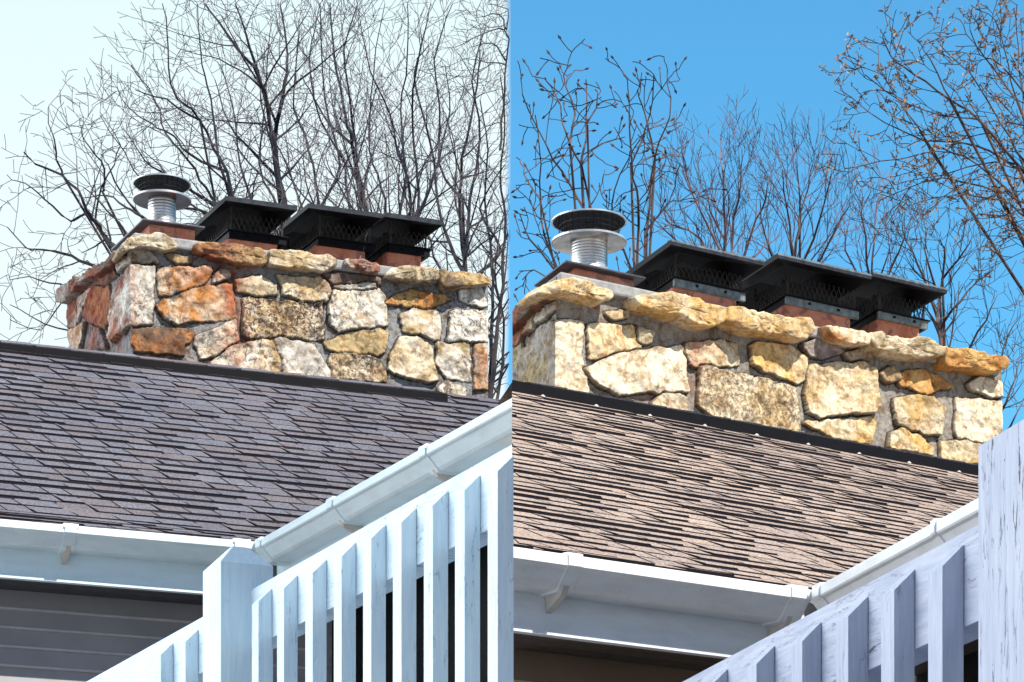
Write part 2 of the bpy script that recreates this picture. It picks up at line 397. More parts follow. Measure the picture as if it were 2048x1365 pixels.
    sv0, sv1 = (-1.2, colt(876, PR, e)) if side == 'L' else (0, 8.0)
    hgt = .050 if side == 'L' else .058
    sweep(mb, [(.165, -.165*tanp-.004), (.162, -.16*tanp+hgt), (.02, .012), (-.10, -.06), (.1, -.1*tanp-.02)], PR, e, ne, sv0, sv1, ca=(side == 'R'))
    vent = mb.build('ridge_vent', M_VENT, root, bevel=.003)
    mb = MB(); s = sv0 if side == 'L' else -PR.x/e.x
    s = max(s, -1.2); rnd = random.Random(9)
    while s < (sv1+1.2 if side == 'L' else 8.0):
        if side == 'L' and s > sv1-.19: hgt = .0
        L = .20; l2 = s+L+.02; hl = .003+rnd.random()*.004
        if side == 'L' and s < sv1-.19: l2 = min(l2, sv1)
        if side == 'L' and (PR+e*l2).x > -.35: break
        cc = (*rnd.choice(cols), 1)
        pr = [(.158, -.158*tanp+hgt+.005), (.0, .022), (-.13, -.05)]
        a3 = [PR+ne*o+Z*z_+e*s for o, z_ in pr]; b3 = [PR+ne*o+Z*(z_+hl)+e*l2 for o, z_ in pr]
        for i in range(2): mb.quad([a3[i], b3[i], b3[i+1], a3[i+1]], 0, cc)
        mb.quad([b3[0], b3[0]-Z*.012, b3[1]-Z*.012, b3[1]], 0, (.02, .02, .02, 1))
        mb.quad([a3[0], a3[0]-Z*.008, b3[0]-Z*.01, b3[0]], 0, (.05, .05, .06, 1))
        s += L
    mb.build('ridge_shingle', M_SHING, root)
    if side == 'R':
        for u in (1079, 1186, 1293, 1403, 1507, 1610, 1712, 1812, 1912):
            t = colt(u, PR+ne*.16, e); mb = MB(); q = PR+ne*.166+Z*(-.165*tanp+.004)+e*t
            mb.box(q, e*.022, Z*.004, ne*.01); mb.box(q+e*.007+Z*.004, e*.008, Z*.004, ne*.01)
            mb.build('vent_clip', M_CLIP, vent)
    print(side, 'RUN', RUN, 'eave', P0.z, 'corner', tC, C[:])
    return dict(root=root, P0=P0, C=C, PR=PR, e=e, ne=ne, colt=colt)

eL, gL = horiz(14083), horiz(-1655)
eR, gR = horiz(9373), horiz(-410)
colsL = [(.125, .125, .155), (.135, .138, .170), (.130, .118, .142), (.135, .112, .112), (.14, .148, .18), (.14, .118, .122), (.118, .112, .135)]
colsR = [(.31, .245, .215), (.295, .24, .22), (.325, .25, .21), (.285, .24, .23), (.33, .265, .225), (.30, .25, .225)]
HL = house('L', 'low house with blue grey shingle roof, white gutters and grey siding, at left', eL, gL, 12.0, 14, 1039, 510, (14, 690), .58, colsL, M_SIDL, M_SOFL, 1.0, 1142, 'R')
HR = house('R', 'low house with sunlit brown shingle roof, white gutters and brown siding, at right', eR, gR, 8.6, 1031, 1093, 1622, (1031, 775), .50, colsR, M_SIDR, M_SOFR, 1.08, 1240, 'L')

# ------------------------------------------------------------------ chimneys
def zo(z, poly):
    k, ox, oy = {'a': (3.411, 0, 320), 'b': (3.102, 500, 360), 'c': (3.25, 1020, 400), 'd': (2.729, 1520, 460), 'e': (1.992, 1020, 680), 'p': (1, 0, 0)}[z]
    return [(ox+x/k, oy+y/k) for x, y in poly]
CREAM = (.66, .60, .50); WHITE = (.72, .70, .66); TAN = (.52, .38, .20); ORG = (.48, .21, .06); RED = (.27, .085, .05)
GRY = (.40, .38, .36); DK = (.16, .11, .08); OLI = (.40, .32, .18); PUR = (.26, .21, .22); GOLD = (.58, .38, .15); MORT = (.36, .37, .385); CRR = (.69, .61, .46); WHR = (.73, .68, .57); GDR = (.60, .40, .16)
stonesL = [
 ('a', [(903,722),(1045,740),(1035,1120),(903,1125)], WHITE, GRY, 0), ('a', [(903,612),(1000,620),(1075,700),(903,690)], GRY, TAN, 0),
 ('a', [(1140,655),(1300,660),(1300,700),(1200,705)], DK, TAN, 0), ('a', [(1080,745),(1430,735),(1440,770),(1380,850),(1100,930),(1075,820)], CREAM, ORG, 0),
 ('a', [(1500,760),(1560,765),(1550,810),(1450,835)], CREAM, GRY, 0), ('a', [(1065,990),(1200,945),(1330,880),(1570,850),(1610,1080),(1500,1090),(1420,1085),(1200,1120),(1120,1080)], CREAM, ORG, 0),
 ('a', [(890,1165),(1180,1155),(1320,1180),(1290,1240),(1255,1260),(1250,1330),(920,1310)], DK, ORG, 0), ('a', [(1340,1210),(1600,1100),(1615,1240),(1500,1330),(1370,1350),(1330,1260)], CREAM, GRY, 0),
 ('p', [(468,562),(520,553),(548,570),(552,589),(519,592),(475,585)], CREAM, OLI, 0), ('b', [(175,600),(430,620),(475,660),(500,760),(440,765),(330,750),(210,715)], TAN, CREAM, 0),
 ('b', [(-40,740),(0,740),(350,775),(440,775),(455,990),(370,985),(200,965),(0,990),(-45,960)], CREAM, TAN, 1.0), ('b', [(515,700),(560,685),(780,675),(825,720),(850,900),(640,920),(545,940),(500,900),(490,780)], WHITE, CREAM, 0),
 ('b', [(460,590),(560,590),(800,620),(800,650),(620,650),(500,640)], PUR, DK, 0), ('b', [(525,670),(640,655),(770,660),(770,672),(560,680)], WHITE, GRY, 0),
 ('b', [(840,768),(900,720),(1010,695),(1200,720),(1240,745),(1130,785),(1000,790),(930,770)], GOLD, ORG, 0), ('b', [(1300,690),(1430,685),(1465,780),(1440,790),(1300,745)], WHITE, GRY, 0),
 ('b', [(930,840),(1010,810),(1160,815),(1175,880),(1170,1000),(1050,960),(950,940)], WHITE, TAN, 0), ('b', [(1240,820),(1500,825),(1500,1000),(1220,1000),(1240,900)], WHITE, WHITE, 0),
 ('b', [(465,1020),(600,960),(800,930),(850,960),(830,1060),(770,1105),(640,1080),(480,1050)], OLI, TAN, 0), ('b', [(505,1085),(640,1085),(790,1120),(835,1190),(830,1260),(510,1230),(490,1130)], CREAM, TAN, .8),
 ('b', [(930,980),(1020,985),(1110,1040),(1150,1240),(1100,1258),(960,1230),(860,1180),(875,1090)], TAN, CREAM, 0), ('b', [(1165,1020),(1355,1030),(1365,1240),(1220,1230),(1155,1140)], WHITE, OLI, .1),
 ('b', [(1395,1030),(1500,1020),(1500,1290),(1395,1300)], CREAM, ORG, .25), ('b', [(1170,1290),(1220,1258),(1330,1300),(1330,1360),(1170,1360)], CREAM, WHITE, 0),
 ('b', [(150,1000),(220,990),(390,1030),(490,1195),(480,1260),(200,1240),(170,1080)], WHITE, GRY, .1), ('b', [(0,1010),(130,1005),(175,1100),(180,1235),(-100,1200),(-250,1140),(-120,1050)], WHITE, GOLD, 0),
]
sideL = [
 ('a', [(440,990),(540,945),(530,1100),(500,1160),(440,1180)], GRY, RED, 0), ('a', [(580,1050),(650,880),(750,870),(750,1020),(720,1150),(600,1090)], RED, ORG, 0),
 ('a', [(775,870),(905,722),(905,1125),(780,1240),(750,1200)], WHITE, RED, 0), ('a', [(620,1130),(700,1170),(740,1280),(600,1300)], PUR, RED, 0),
 ('a', [(440,1190),(590,1120),(560,1290),(440,1270)], CREAM, ORG, 0), ('a', [(830,700),(905,612),(905,690),(830,760)], WHITE, CREAM, 0), ('a', [(660,800),(800,740),(810,780),(720,850)], RED, DK, 0),
 ('a', [(545,940),(640,870),(560,1040),(545,1100)], WHITE, GRY, 0),
]
capsL = [
 ('a', [(815,622),(870,545),(960,510),(1070,505),(1180,545),(1215,590),(1200,610),(1120,622),(1000,600),(900,602),(850,640)], CREAM, OLI, .15, 1),
 ('p', [(391,487),(434,486),(500,494),(528,500),(531,527),(505,533),(430,520),(391,503)], RED, TAN, 0, 0),
 ('b', [(130,430),(300,445),(480,470),(530,510),(525,540),(450,575),(250,550),(130,535)], TAN, CREAM, .12, 0),
 ('b', [(585,490),(700,500),(800,520),(800,575),(700,580),(610,550)], WHITE, RED, 0, 0),
 ('b', [(890,540),(1000,530),(1170,560),(1170,620),(1130,635),(950,625),(840,605)], OLI, CREAM, .15, 0),
 ('b', [(1175,560),(1300,570),(1430,590),(1490,625),(1480,650),(1380,660),(1190,670),(1180,620)], TAN, DK, 0, 0),
]
capsLs = [('a', [(390,900),(430,860),(620,755),(635,800),(560,840),(440,980),(395,965)], RED, GRY), ('a', [(628,745),(800,635),(830,660),(740,745),(660,800),(630,795)], RED, DK)]
stonesR = [
 ('c', [(300,790),(470,800),(455,1010),(500,1290),(280,1290)], CRR, WHR, 0), ('c', [(505,815),(810,830),(850,880),(830,980),(600,1035),(515,1030)], CRR, GDR, 0),
 ('c', [(820,830),(920,870),(900,930),(830,920)], CRR, OLI, 0), ('c', [(480,1110),(700,1010),(1100,960),(1120,1010),(1150,1240),(960,1260),(880,1240),(700,1270),(560,1200)], CRR, WHR, 0),
 ('c', [(1130,950),(1370,920),(1470,960),(1480,1070),(1420,1065),(1340,1075),(1180,1080),(1130,1000)], CRR, TAN, 0), ('d', [(-60,635),(0,620),(150,640),(245,700),(250,810),(200,825),(0,770),(-40,740)], GDR, CRR, 0),
 ('p', [(1398,735),(1590,775),(1594,870),(1500,860),(1420,835),(1395,810)], CRR, TAN, .7), ('e', [(560,260),(600,222),(690,235),(690,300),(560,300)], CRR, GRY, 0),
 ('d', [(270,745),(430,735),(560,740),(610,760),(630,970),(600,1000),(420,1000),(320,1025),(260,1000),(240,900),(250,800)], CRR, TAN, 0),
 ('d', [(225,640),(300,600),(420,650),(430,670),(340,700),(260,690)], PUR, GRY, 0), ('d', [(450,680),(560,660),(600,690),(580,710),(460,705)], TAN, GRY, 0),
 ('d', [(720,790),(860,770),(930,790),(1040,850),(950,880),(900,890),(760,850)], GDR, ORG, 0), ('d', [(640,790),(700,760),(740,790),(740,820),(680,830)], TAN, DK, 0),
 ('d', [(1125,850),(1180,810),(1290,840),(1330,900),(1250,910),(1140,870)], CRR, WHR, 0), ('d', [(730,930),(860,910),(930,920),(990,980),(975,1120),(900,1110),(740,1060),(725,990)], CRR, GDR, .1),
 ('d', [(1065,930),(1345,940),(1345,1150),(1190,1155),(1080,1140),(1060,1100)], CRR, WHR, 0), ('d', [(230,1060),(420,1040),(590,1030),(620,1060),(600,1170),(400,1130)], CRR, GDR, 0),
 ('d', [(700,1120),(760,1095),(860,1140),(920,1190),(920,1230),(690,1190)], GDR, CRR, 0), ('d', [(980,1160),(1100,1160),(1190,1180),(1345,1180),(1345,1290),(980,1260)], CRR, GDR, 0),
 ('c', [(620,740),(770,730),(760,760),(660,770)], TAN, CRR, 0),
]
sideR = [('c', [(190,740),(300,670),(310,700),(200,800)], WHR, GRY, 0), ('c', [(100,1000),(230,830),(302,790),(302,1290),(90,1290)], GRY, OLI, 0), ('c', [(20,1000),(80,900),(90,1000),(80,1270),(20,1270)], OLI, GRY, 0), ('c', [(110,820),(190,740),(180,820),(120,870)], CRR, OLI, 0), ('c', [(40,830),(100,780),(110,860),(60,940),(40,940)], RED, OLI, 0)]
capsR = [
 ('c', [(185,620),(260,540),(400,505),(540,535),(650,580),(660,630),(600,670),(480,640),(330,600),(220,645)], CRR, GDR, 0, 1),
 ('c', [(830,615),(1000,610),(1200,640),(1340,690),(1400,700),(1390,790),(1320,830),(1250,830),(1000,740),(840,690)], GDR, CRR, .05, 0),
 ('p', [(1463,612),(1520,627),(1610,636),(1626,658),(1604,680),(1557,672),(1500,664),(1455,645)], GDR, CRR, 0, 0),
 ('d', [(355,520),(480,530),(590,570),(590,625),(500,630),(400,600)], CRR, ORG, 0, 0),
 ('d', [(600,560),(800,590),(940,610),(1005,640),(1000,690),(880,700),(760,690),(620,650)], CRR, OLI, .1, 0),
 ('d', [(1010,640),(1150,660),(1340,700),(1345,740),(1290,780),(1150,765),(1020,755)], GDR, ORG, 0, 0),
]
capsRs = [('c', [(-30,740),(40,690),(160,640),(215,615),(220,660),(150,730),(60,820),(-30,900)], RED, DK)]

def fbm(x, y, z, o=4): return mn.fractal(Vector((x, y, z)), .7, 2.1, o)
def facegrid(s0, s1, z0, z1, step, polys, seed, wash=(), REL=1.0, MORT=MORT):
    ns, nz_ = int((s1-s0)/step)+1, int((z1-z0)/step)+1
    S = np.linspace(s0, s1, ns); Zg = np.linspace(z0, z1, nz_); SS, ZZ = np.meshgrid(S, Zg)
    w1 = np.array([[mn.noise(Vector((s*14, z*14, seed))) for s in S] for z in Zg]); w2 = np.array([[mn.noise(Vector((s*14, z*14, seed+9))) for s in S] for z in Zg])
    w3 = np.array([[mn.noise(Vector((s*45, z*45, seed+3))) for s in S] for z in Zg]); w4 = np.array([[fbm(s*8, z*8, seed+5, 3) for s in S] for z in Zg])
    PX = SS+w1*.012+w3*.005; PZ = ZZ+w2*.012+w3*.004
    Hh = -.004+w4*.006+w3*.003; Cc = np.zeros((nz_, ns, 4)); Cc[..., :3] = MORT; Al = np.zeros((nz_, ns, 4)); Al[..., :3] = tuple(x*1.15 for x in MORT)
    Cc[..., 3] = 0
    rnd = random.Random(seed)
    for poly, c1, c2, spk in polys:
        P = np.array(poly); n = len(P); d = np.full(SS.shape, 9.); inside = np.zeros(SS.shape, bool)
        for i in range(n):
            a, b = P[i], P[(i+1) % n]; ab = b-a; t = np.clip(((PX-a[0])*ab[0]+(PZ-a[1])*ab[1])/(ab@ab+1e-12), 0, 1)
            d = np.minimum(d, np.hypot(PX-a[0]-t*ab[0], PZ-a[1]-t*ab[1]))
            cr = ((a[1] > PZ) != (b[1] > PZ)) & (PX < (b[0]-a[0])*(PZ-a[1])/(b[1]-a[1]+1e-12)+a[0]); inside ^= cr
        sd = np.where(inside, d, -d)+.014
        k = np.clip(sd/.009, 0, 1); k = np.sqrt(np.clip(k*(2-k), 0, 1)); dep = rnd.uniform(.012, .026)*REL
        tilt = rnd.uniform(-.04, .04)*(SS-P[:, 0].mean())+rnd.uniform(-.06, .03)*(ZZ-P[:, 1].mean())
        hs = k*(dep+tilt+w4*.006+np.round(w4*3+w1*2)*.0035+w3*.001)
        msk = sd > 0
        Hh = np.where(msk, np.maximum(hs, Hh), Hh)
        j = rnd.uniform(.92, 1.1); ed = np.clip(sd/.012, 0, 1)[..., None]
        base = np.array(c1)*j; alt = np.array(c2)*j
        Cc[msk, :3] = (base*ed+np.array(MORT)*.55*(1-ed))[msk]; Al[msk, :3] = (alt*ed+np.array(MORT)*.5*(1-ed))[msk]; Cc[msk, 3] = spk; ln = (np.abs(sd-.0005) < .0034); Cc[ln, :3] = (.05, .04, .035); Al[ln, :3] = (.05, .04, .035); Hh = np.where(ln, np.minimum(Hh, -.004), Hh)
    for (a, b, rs, rz, am) in wash:
        k = am*np.exp(-((SS-a+w1*.03)/rs)**2-((ZZ-b)/rz)**2)*np.clip(.7+w4*1.2+w1*.5, 0, 1); k = np.clip(k, 0, 1)[..., None]
        Cc[..., :3] = Cc[..., :3]*(1-k)+Cc[..., :3]*np.array((.75, .26, .13))*k; Al[..., :3] = Al[..., :3]*(1-k)+np.array((.30, .09, .04))*k
    return S, Zg, Hh, Cc, Al
def gridfaces(nz_, ns): return [(r*ns+c, r*ns+c+1, (r+1)*ns+c+1, (r+1)*ns+c) for r in range(nz_-1) for c in range(ns-1)]

def rock(poly, P2, nrm, along, depth, proud, seed, inset=.012, partyX=None):
    """outline (s,z) -> closed stone: front bulges `proud` ahead of plane, body runs `depth` behind it"""
    P = np.array(poly); cc_ = P.mean(0); P = cc_+(P-cc_)*np.array([1.07, .96]); out = []
    n = len(P)
    for i in range(n):
        a, b = P[i], P[(i+1) % n]; m = max(2, int(np.linalg.norm(b-a)/.012))
        for t in range(m): out.append(a+(b-a)*t/m)
    out = np.array(out); m = len(out)
    for _ in range(2): out = (out+np.roll(out, 1, 0)+np.roll(out, -1, 0))/3
    c = out.mean(0); V = []; rings = [(.001, proud), (.12, proud), (.25, proud), (.37, proud), (.5, proud*.98), (.61, proud*.97), (.72, proud*.98), (.80, proud*.96), (.88, proud*.93), (.95, proud*.86), (1.0, proud*.55), (1.0, 0), (1.0, -depth*.33), (.98, -depth*.66), (.95, -depth), (.5, -depth), (.001, -depth)]
    hz = out[:, 1].max()-out[:, 1].min()
    for k, (sc, dd) in enumerate(rings):
        for i in range(m):
            dv = out[i]-c; q = c+dv*sc
            w = P2+along*q[0]+Z*(q[1]-P2.z)+nrm*dd
            f = fbm(w.x*6, w.y*6, w.z*9+seed, 5); f2 = mn.noise(w*28)
            w = w+nrm*(f*.010+f2*.003+round(f*2.5)*.004)*(1 if dd > 0 else .3)
            if sc > .3: w = w+Z*(f2*.006+f*.010)*(1 if dv[1] > 0 else -1)
            if partyX is not None: w.x = max(w.x, partyX)
            V.append(w)
    Fs = []
    for k in range(len(rings)-1):
        for i in range(m): j = (i+1) % m; Fs.append((k*m+i, k*m+j, (k+1)*m+j, (k+1)*m+i))
    return V, Fs

def chimney(side, lab, H_, e, g, uK, uR, depth, vtop, stones, sides, caps, capss, wash, wash2, REL, MT):
    ne = Vector((e.y, -e.x, 0)); ns_ = Vector((-g.y, g.x, 0)); ns_ = ns_ if ns_.x < 0 else -ns_
    PR = H_['PR']; base = PR-ne*.14
    K = base+e*H_['colt'](uK, base, e); K = Vector((K.x, K.y, 0))
    def fr(u, v, d=0):      # pixel -> (s,z) on plane at depth d
        P = K+g*d; q = on_plane(u, v, P, e); return ((q-P).dot(e), q.z)
    def sd(u, v):
        q = on_plane(u, v, K, g); return ((q-K).dot(g), q.z)
    root = empty('stone_chimney', K.copy(), lab, 'chimney')
    sR = fr(uR, 700)[0]
    px = -.0
    zlow = PR.z-.35
    ztop = lambda s: 0
    # front
    polys = [([fr(*p) for p in zo(z, pl)], c1, c2, k) for z, pl, c1, c2, k in stones]
    zt = max(fr(uK, vtop)[1], fr(uR, vtop)[1]); 
    vt = [fr(*p)[1] for z, pl, *_ in caps for p in zo(z, pl)]
    zcap = float(np.mean(vt))+.01
    step = .006 if side == 'L' else .0048
    S, Zg, Hf, Cf, Af = facegrid(0, sR, zlow, zcap, step, polys, 11 if side == 'L' else 31, [(*fr(u, v), a, b, k) for u, v, a, b, k in wash], REL, MT)
    polys2 = [([sd(*p) for p in zo(z, pl)], c1, c2, k) for z, pl, c1, c2, k in sides]
    S2, Zg2, Hs, Cs, As = facegrid(0, depth, zlow, zcap, step, polys2, 21 if side == 'L' else 41, [(*sd(u, v), a, b, k) for u, v, a, b, k in wash2], REL, MT)
    hc = Hf[:, 0].copy()
    V = []; Cc = []; Al = []
    er = np.exp(-(sR-S)/.012)
    for r, z in enumerate(Zg):
        for c, s in enumerate(S):
            h = Hf[r, c]; k = math.exp(-s/.012)
            k2 = er[c]
            p = K+e*s+ne*h*(1-.85*k2)+ns_*(hc[r]*k*.8); V.append((p.x, p.y, z)); 
    n1 = len(V); Fs = gridfaces(len(Zg), len(S))
    for r, z in enumerate(Zg2):
        for c, s in enumerate(S2):
            k = math.exp(-s/.02); h = Hs[r, c]*(1-k)+hc[r]*k
            p = K+g*s+ns_*h*(.8*k+1-k)+ne*(hc[r]*math.exp(-s/.012)*1.0)
            if side == 'R' and p.x < .002: p.x = .002
            V.append((p.x, p.y, z))
    Fs += [tuple(i+n1 for i in f[::-1]) for f in gridfaces(len(Zg2), len(S2))]
    Cc = np.concatenate([Cf.reshape(-1, 4), Cs.reshape(-1, 4)]); Al = np.concatenate([Af.reshape(-1, 4), As.reshape(-1, 4)])
    Al = Al.copy(); Al[:, 3] = .85 if side == 'L' else .35
    obj_np('stonework', V, Fs, M_STONE, root, True, {'Col': Cc, 'Alt': Al})
    # core, right and back faces, crown
    mb = MB(); B0 = Vector((K.x, K.y, 0)); D = depth-.004
    o = K+e*.004-ne*.012; o.z = zlow-1.2
    def clampx(p): 
        if side == 'R' and p.x < .002: p = Vector((.002, p.y, p.z))
        return p
    cs = [K-ne*.010+ns_*-.010, K+e*(sR-.002)-ne*.010, K+e*(sR-.002)+g*D, K+g*D-ns_*.01]
    if side == 'R': cs = [clampx(c) for c in cs]
    zb = zlow-2.5
    for i in range(4):
        a, b = cs[i], cs[(i+1) % 4]; mb.quad([Vector((a.x, a.y, zb)), Vector((b.x, b.y, zb)), Vector((b.x, b.y, zcap+.01)), Vector((a.x, a.y, zcap+.01))], 0)
    mb.quad([Vector((c.x, c.y, zcap+.01)) for c in cs], 0)
    mb.build('mortar_core', M_MORT, root)
    # mortar bed showing between the cap stones
    mb = MB(); 
    q0 = K-e*.0+ne*.040; zc = zcap
    mb.box(Vector((q0.x, q0.y, zc-.045)), e*(sR-.05), g*(min(depth, .5)), Z*.062)
    if side == 'R':
        mb.v = [(max(x, .002), y, z) for x, y, z in mb.v]
    mb.build('mortar_bed', M_MORT, root, bevel=.012)
    # cap stones
    for i, (z, pl, c1, c2, spk, corner) in enumerate(caps):
        cd_ = .06 if side == 'L' else .10
        P = [fr(*p, d=-cd_) for p in zo(z, pl)]
        Pp = K-g*cd_; Pp = Vector((Pp.x, Pp.y, 0))
        V, Fs = rock(P, Pp, ne, e, .34 if not corner else .20, .022, i*3.1, partyX=.002 if side == 'R' else None)
        n = len(V)
        obj_np('cap_stone', V, Fs, M_STONE, root, True, {'Col': np.tile(np.array([*c1, spk]), (n, 1)), 'Alt': np.tile(np.array([*c2, .85 if side == 'L' else .35]), (n, 1))})
    for i, (z, pl, c1, c2) in enumerate(capss):
        Ps = K+ns_*.05
        P = []
        for u, v in zo(z, pl):
            q = on_plane(u, v, Ps, g); P.append(((q-Ps).dot(g), q.z))
        V, Fs = rock(P, Vector((Ps.x, Ps.y, 0)), ns_, g, .30, .022, 40+i*3.1, partyX=.002 if side == 'R' else None)
        n = len(V)
        obj_np('cap_stone', V, Fs, M_STONE, root, True, {'Col': np.tile(np.array([*c1, 0.]), (n, 1)), 'Alt': np.tile(np.array([*c2, .85 if side == 'L' else .35]), (n, 1))})
    return dict(root=root, K=K, e=e, g=g, ne=ne, ns=ns_, fr=fr, zcap=zcap)

def lathe(mb, c, prof, seg=48, m=0):
    i0 = len(mb.v)
    for r, z in prof:
        for k in range(seg):
            a = 2*math.pi*k/seg; mb.v.append((c.x+r*math.cos(a), c.y+r*math.sin(a), c.z+z))
    for j in range(len(prof)-1):
        for k in range(seg):
            k2 = (k+1) % seg; mb.f.append((i0+j*seg+k, i0+j*seg+k2, i0+(j+1)*seg+k2, i0+(j+1)*seg+k)); mb.m.append(m); mb.c.append(None)
def bar(mb, a, b, w):
    d = (b-a); u = d.cross(Z); u = (u.normalized() if u.length > 1e-6 else Vector((1, 0, 0)))*w; v = d.cross(u).normalized()*w
    mb.box(a-u/2-v/2, d, u, v)

def flue(ch, u0, u1, vt, vb_extra, dc, dd, name='flue_tile'):
    """terracotta tile: front face columns u0..u1, top-left row vt"""
    s0, z1 = ch['fr'](u0, vt, dc); s1, _ = ch['fr'](u1, vt, dc); K = ch['K']
    mb = MB(); o = K+ch['g']*dc+ch['e']*s0; o.z = ch['zcap']-.1
    t = .025
    mb.box(o, ch['e']*(s1-s0), ch['g']*dd, Z*(z1-o.z)); f = mb.build(name, M_TERRA, ch['root'], bevel=.012)
    return f, s0, s1, z1
def hood(ch, lid, vlip, col, dc, depth_l, fl_off, label=None):
    """lid: near-left and near-right columns/rows; col: collar near-left,(u,v) near-right,(u,v)"""
    e, g, ne, K, root = ch['e'], ch['g'], ch['ne'], ch['K'], ch['root']
    s0, zc0 = ch['fr'](*col[0], dc); s1, zc1 = ch['fr'](*col[1], dc); zc = (zc0+zc1)/2
    oh = .21
    l0, zl0 = ch['fr'](*lid[0], dc-oh); l1, zl1 = ch['fr'](*lid[1], dc-oh); zl = (zl0+zl1)/2
    W_ = s1-s0; dp = depth_l-2*oh
    # flue tile below
    mb = MB(); o = K+g*(dc+.02)+e*(s0+fl_off); o.z = ch['zcap']-.1
    mb.box(o, e*(W_-fl_off-.045), g*(dp-.04), Z*(zc-.02-o.z)); mb.build('flue_tile', M_TERRA, root, bevel=.014)
    # lid: thin sheet with turned-down lip and low pyramid top
    mb = MB(); A = K+g*(dc-oh)+e*l0; A.z = zl; wl = l1-l0
    c4 = [A, A+e*wl, A+e*wl+g*depth_l, A+g*depth_l]
    lip = .028; cen = sum(c4, Vector((0, 0, 0)))/4
    rdl = .055
    top = [c+Z*.0 for c in c4]; inn = [cen+(c-cen)*.35+Z*rdl for c in c4]
    for i in range(4):
        j = (i+1) % 4
        mb.quad([top[i]-Z*lip, top[j]-Z*lip, top[j]-Z*lip*.35, top[i]-Z*lip*.35], 1 if i in (0, 1) else 0); mb.quad([top[i]-Z*lip*.35, top[j]-Z*lip*.35, top[j], top[i]], 2 if i in (0, 1) else 0)
        mb.quad([top[i], top[j], inn[j], inn[i]], 1)
        b0, b1 = top[i]-Z*lip, top[j]-Z*lip
        i0, i1 = cen+(top[i]-cen)*.96-Z*(lip*.9), cen+(top[j]-cen)*.96-Z*(lip*.9)
        i2, i3 = cen+(top[i]-cen)*.35+Z*(rdl-.006), cen+(top[j]-cen)*.35+Z*(rdl-.006)
        mb.quad([i0-Z*0, i1, b1, b0], 0); mb.quad([i0, i2+Z*0, i3, i1], 0)
    mb.quad(inn, 0); mb.quad([cen+(c-cen)*.35+Z*(rdl-.006) for c in c4][::-1], 0)
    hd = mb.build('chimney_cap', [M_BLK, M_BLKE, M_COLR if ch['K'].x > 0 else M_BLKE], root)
    # collar
    mb = MB(); o = K+g*dc+e*s0; hc = .045
    for kk, (a, b, w1) in enumerate(((o, e*W_, g), (o+g*dp, e*W_, -g))):
        q = a.copy(); q.z = zc-hc; mb.box(q, b, w1*.02, Z*hc, m=1 if kk == 0 else 0)
    for a, w1 in ((o, e), (o+e*W_, -e)):
        q = a+g*.0205; q.z = zc-hc; mb.box(q, g*(dp-.041), w1*.02, Z*(hc-.001))
    q = o-e*.012-g*.012; q.z = zc-.004
    for (a, b, c) in ((q, e*(W_+.024), g*.03), (q+g*(dp-.006), e*(W_+.024), g*.03)): mb.box(a, b, c, Z*.006)
    for (a, b, c) in ((q+g*.0305, g*(dp-.037), e*.03), (q+e*(W_-.006)+g*.0305, g*(dp-.037), e*.03)): mb.box(a, b, c, Z*.006)
    for tt in (.3, .7):
        q = o+e*W_*tt-g*.008; q.z = zc-hc*.6; mb.box(q, e*.012, g*.009, Z*.012)
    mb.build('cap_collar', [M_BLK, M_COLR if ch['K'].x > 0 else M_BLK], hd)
    # expanded-metal screen
    mb = MB(); zt = zl-lip*.5
    def face(P, d, L):
        cell = .034; hh = zt-zc; n = int((L+hh*.5)/cell)+2
        # diamond mesh: two diagonal families
        for sgn in (1, -1):
            k = -int(hh*.55/cell)-2
            while k*cell < L+hh*.55+cell:
                xa, xb = k*cell, k*cell+sgn*hh*.5; za, zb_ = zc, zt
                def cl(x_, z_, xo, zo_):
                    if x_ < 0 or x_ > L:
                        b_ = 0 if x_ < 0 else L; t_ = (b_-xo)/(x_-xo) if x_ != xo else 0; return b_, zo_+(z_-zo_)*t_
                    return x_, z_
                if not ((xa < 0 and xb < 0) or (xa > L and xb > L)):
                    a_, b_ = cl(xa, za, xb, zb_), cl(xb, zb_, xa, za)
                    pa, pb = P+d*a_[0], P+d*b_[0]; pa.z = a_[1]; pb.z = b_[1]
                    if (pb-pa).length > .01: bar(mb, pa, pb, .0032)
                k += 1
    i_ = .02
    face(o+g*i_+e*i_, e, W_-2*i_); face(o+g*i_+e*i_, g, dp-2*i_); face(o+g*(dp-i_)+e*i_, e, W_-2*i_); face(o+g*i_+e*(W_-i_), g, dp-2*i_)
    for a in (o+g*i_+e*i_, o+g*i_+e*(W_-i_), o+g*(dp-i_)+e*i_, o+g*(dp-i_)+e*(W_-i_)):
        p = a.copy(); p.z = zc; q = a.copy(); q.z = zt+lip*.5+rdl*.4; bar(mb, p, q, .012)
    # added dark sheet, stands in for the shade inside the cap
    a = o+g*(dp*.35)+e*(W_*.12); p = a.copy(); p.z = zc-.01
    mb.box(p, e*(W_*.76), g*.01, Z*(zt-zc+.03))
    mb.build('mesh_screen', M_SCR, hd)
    return hd

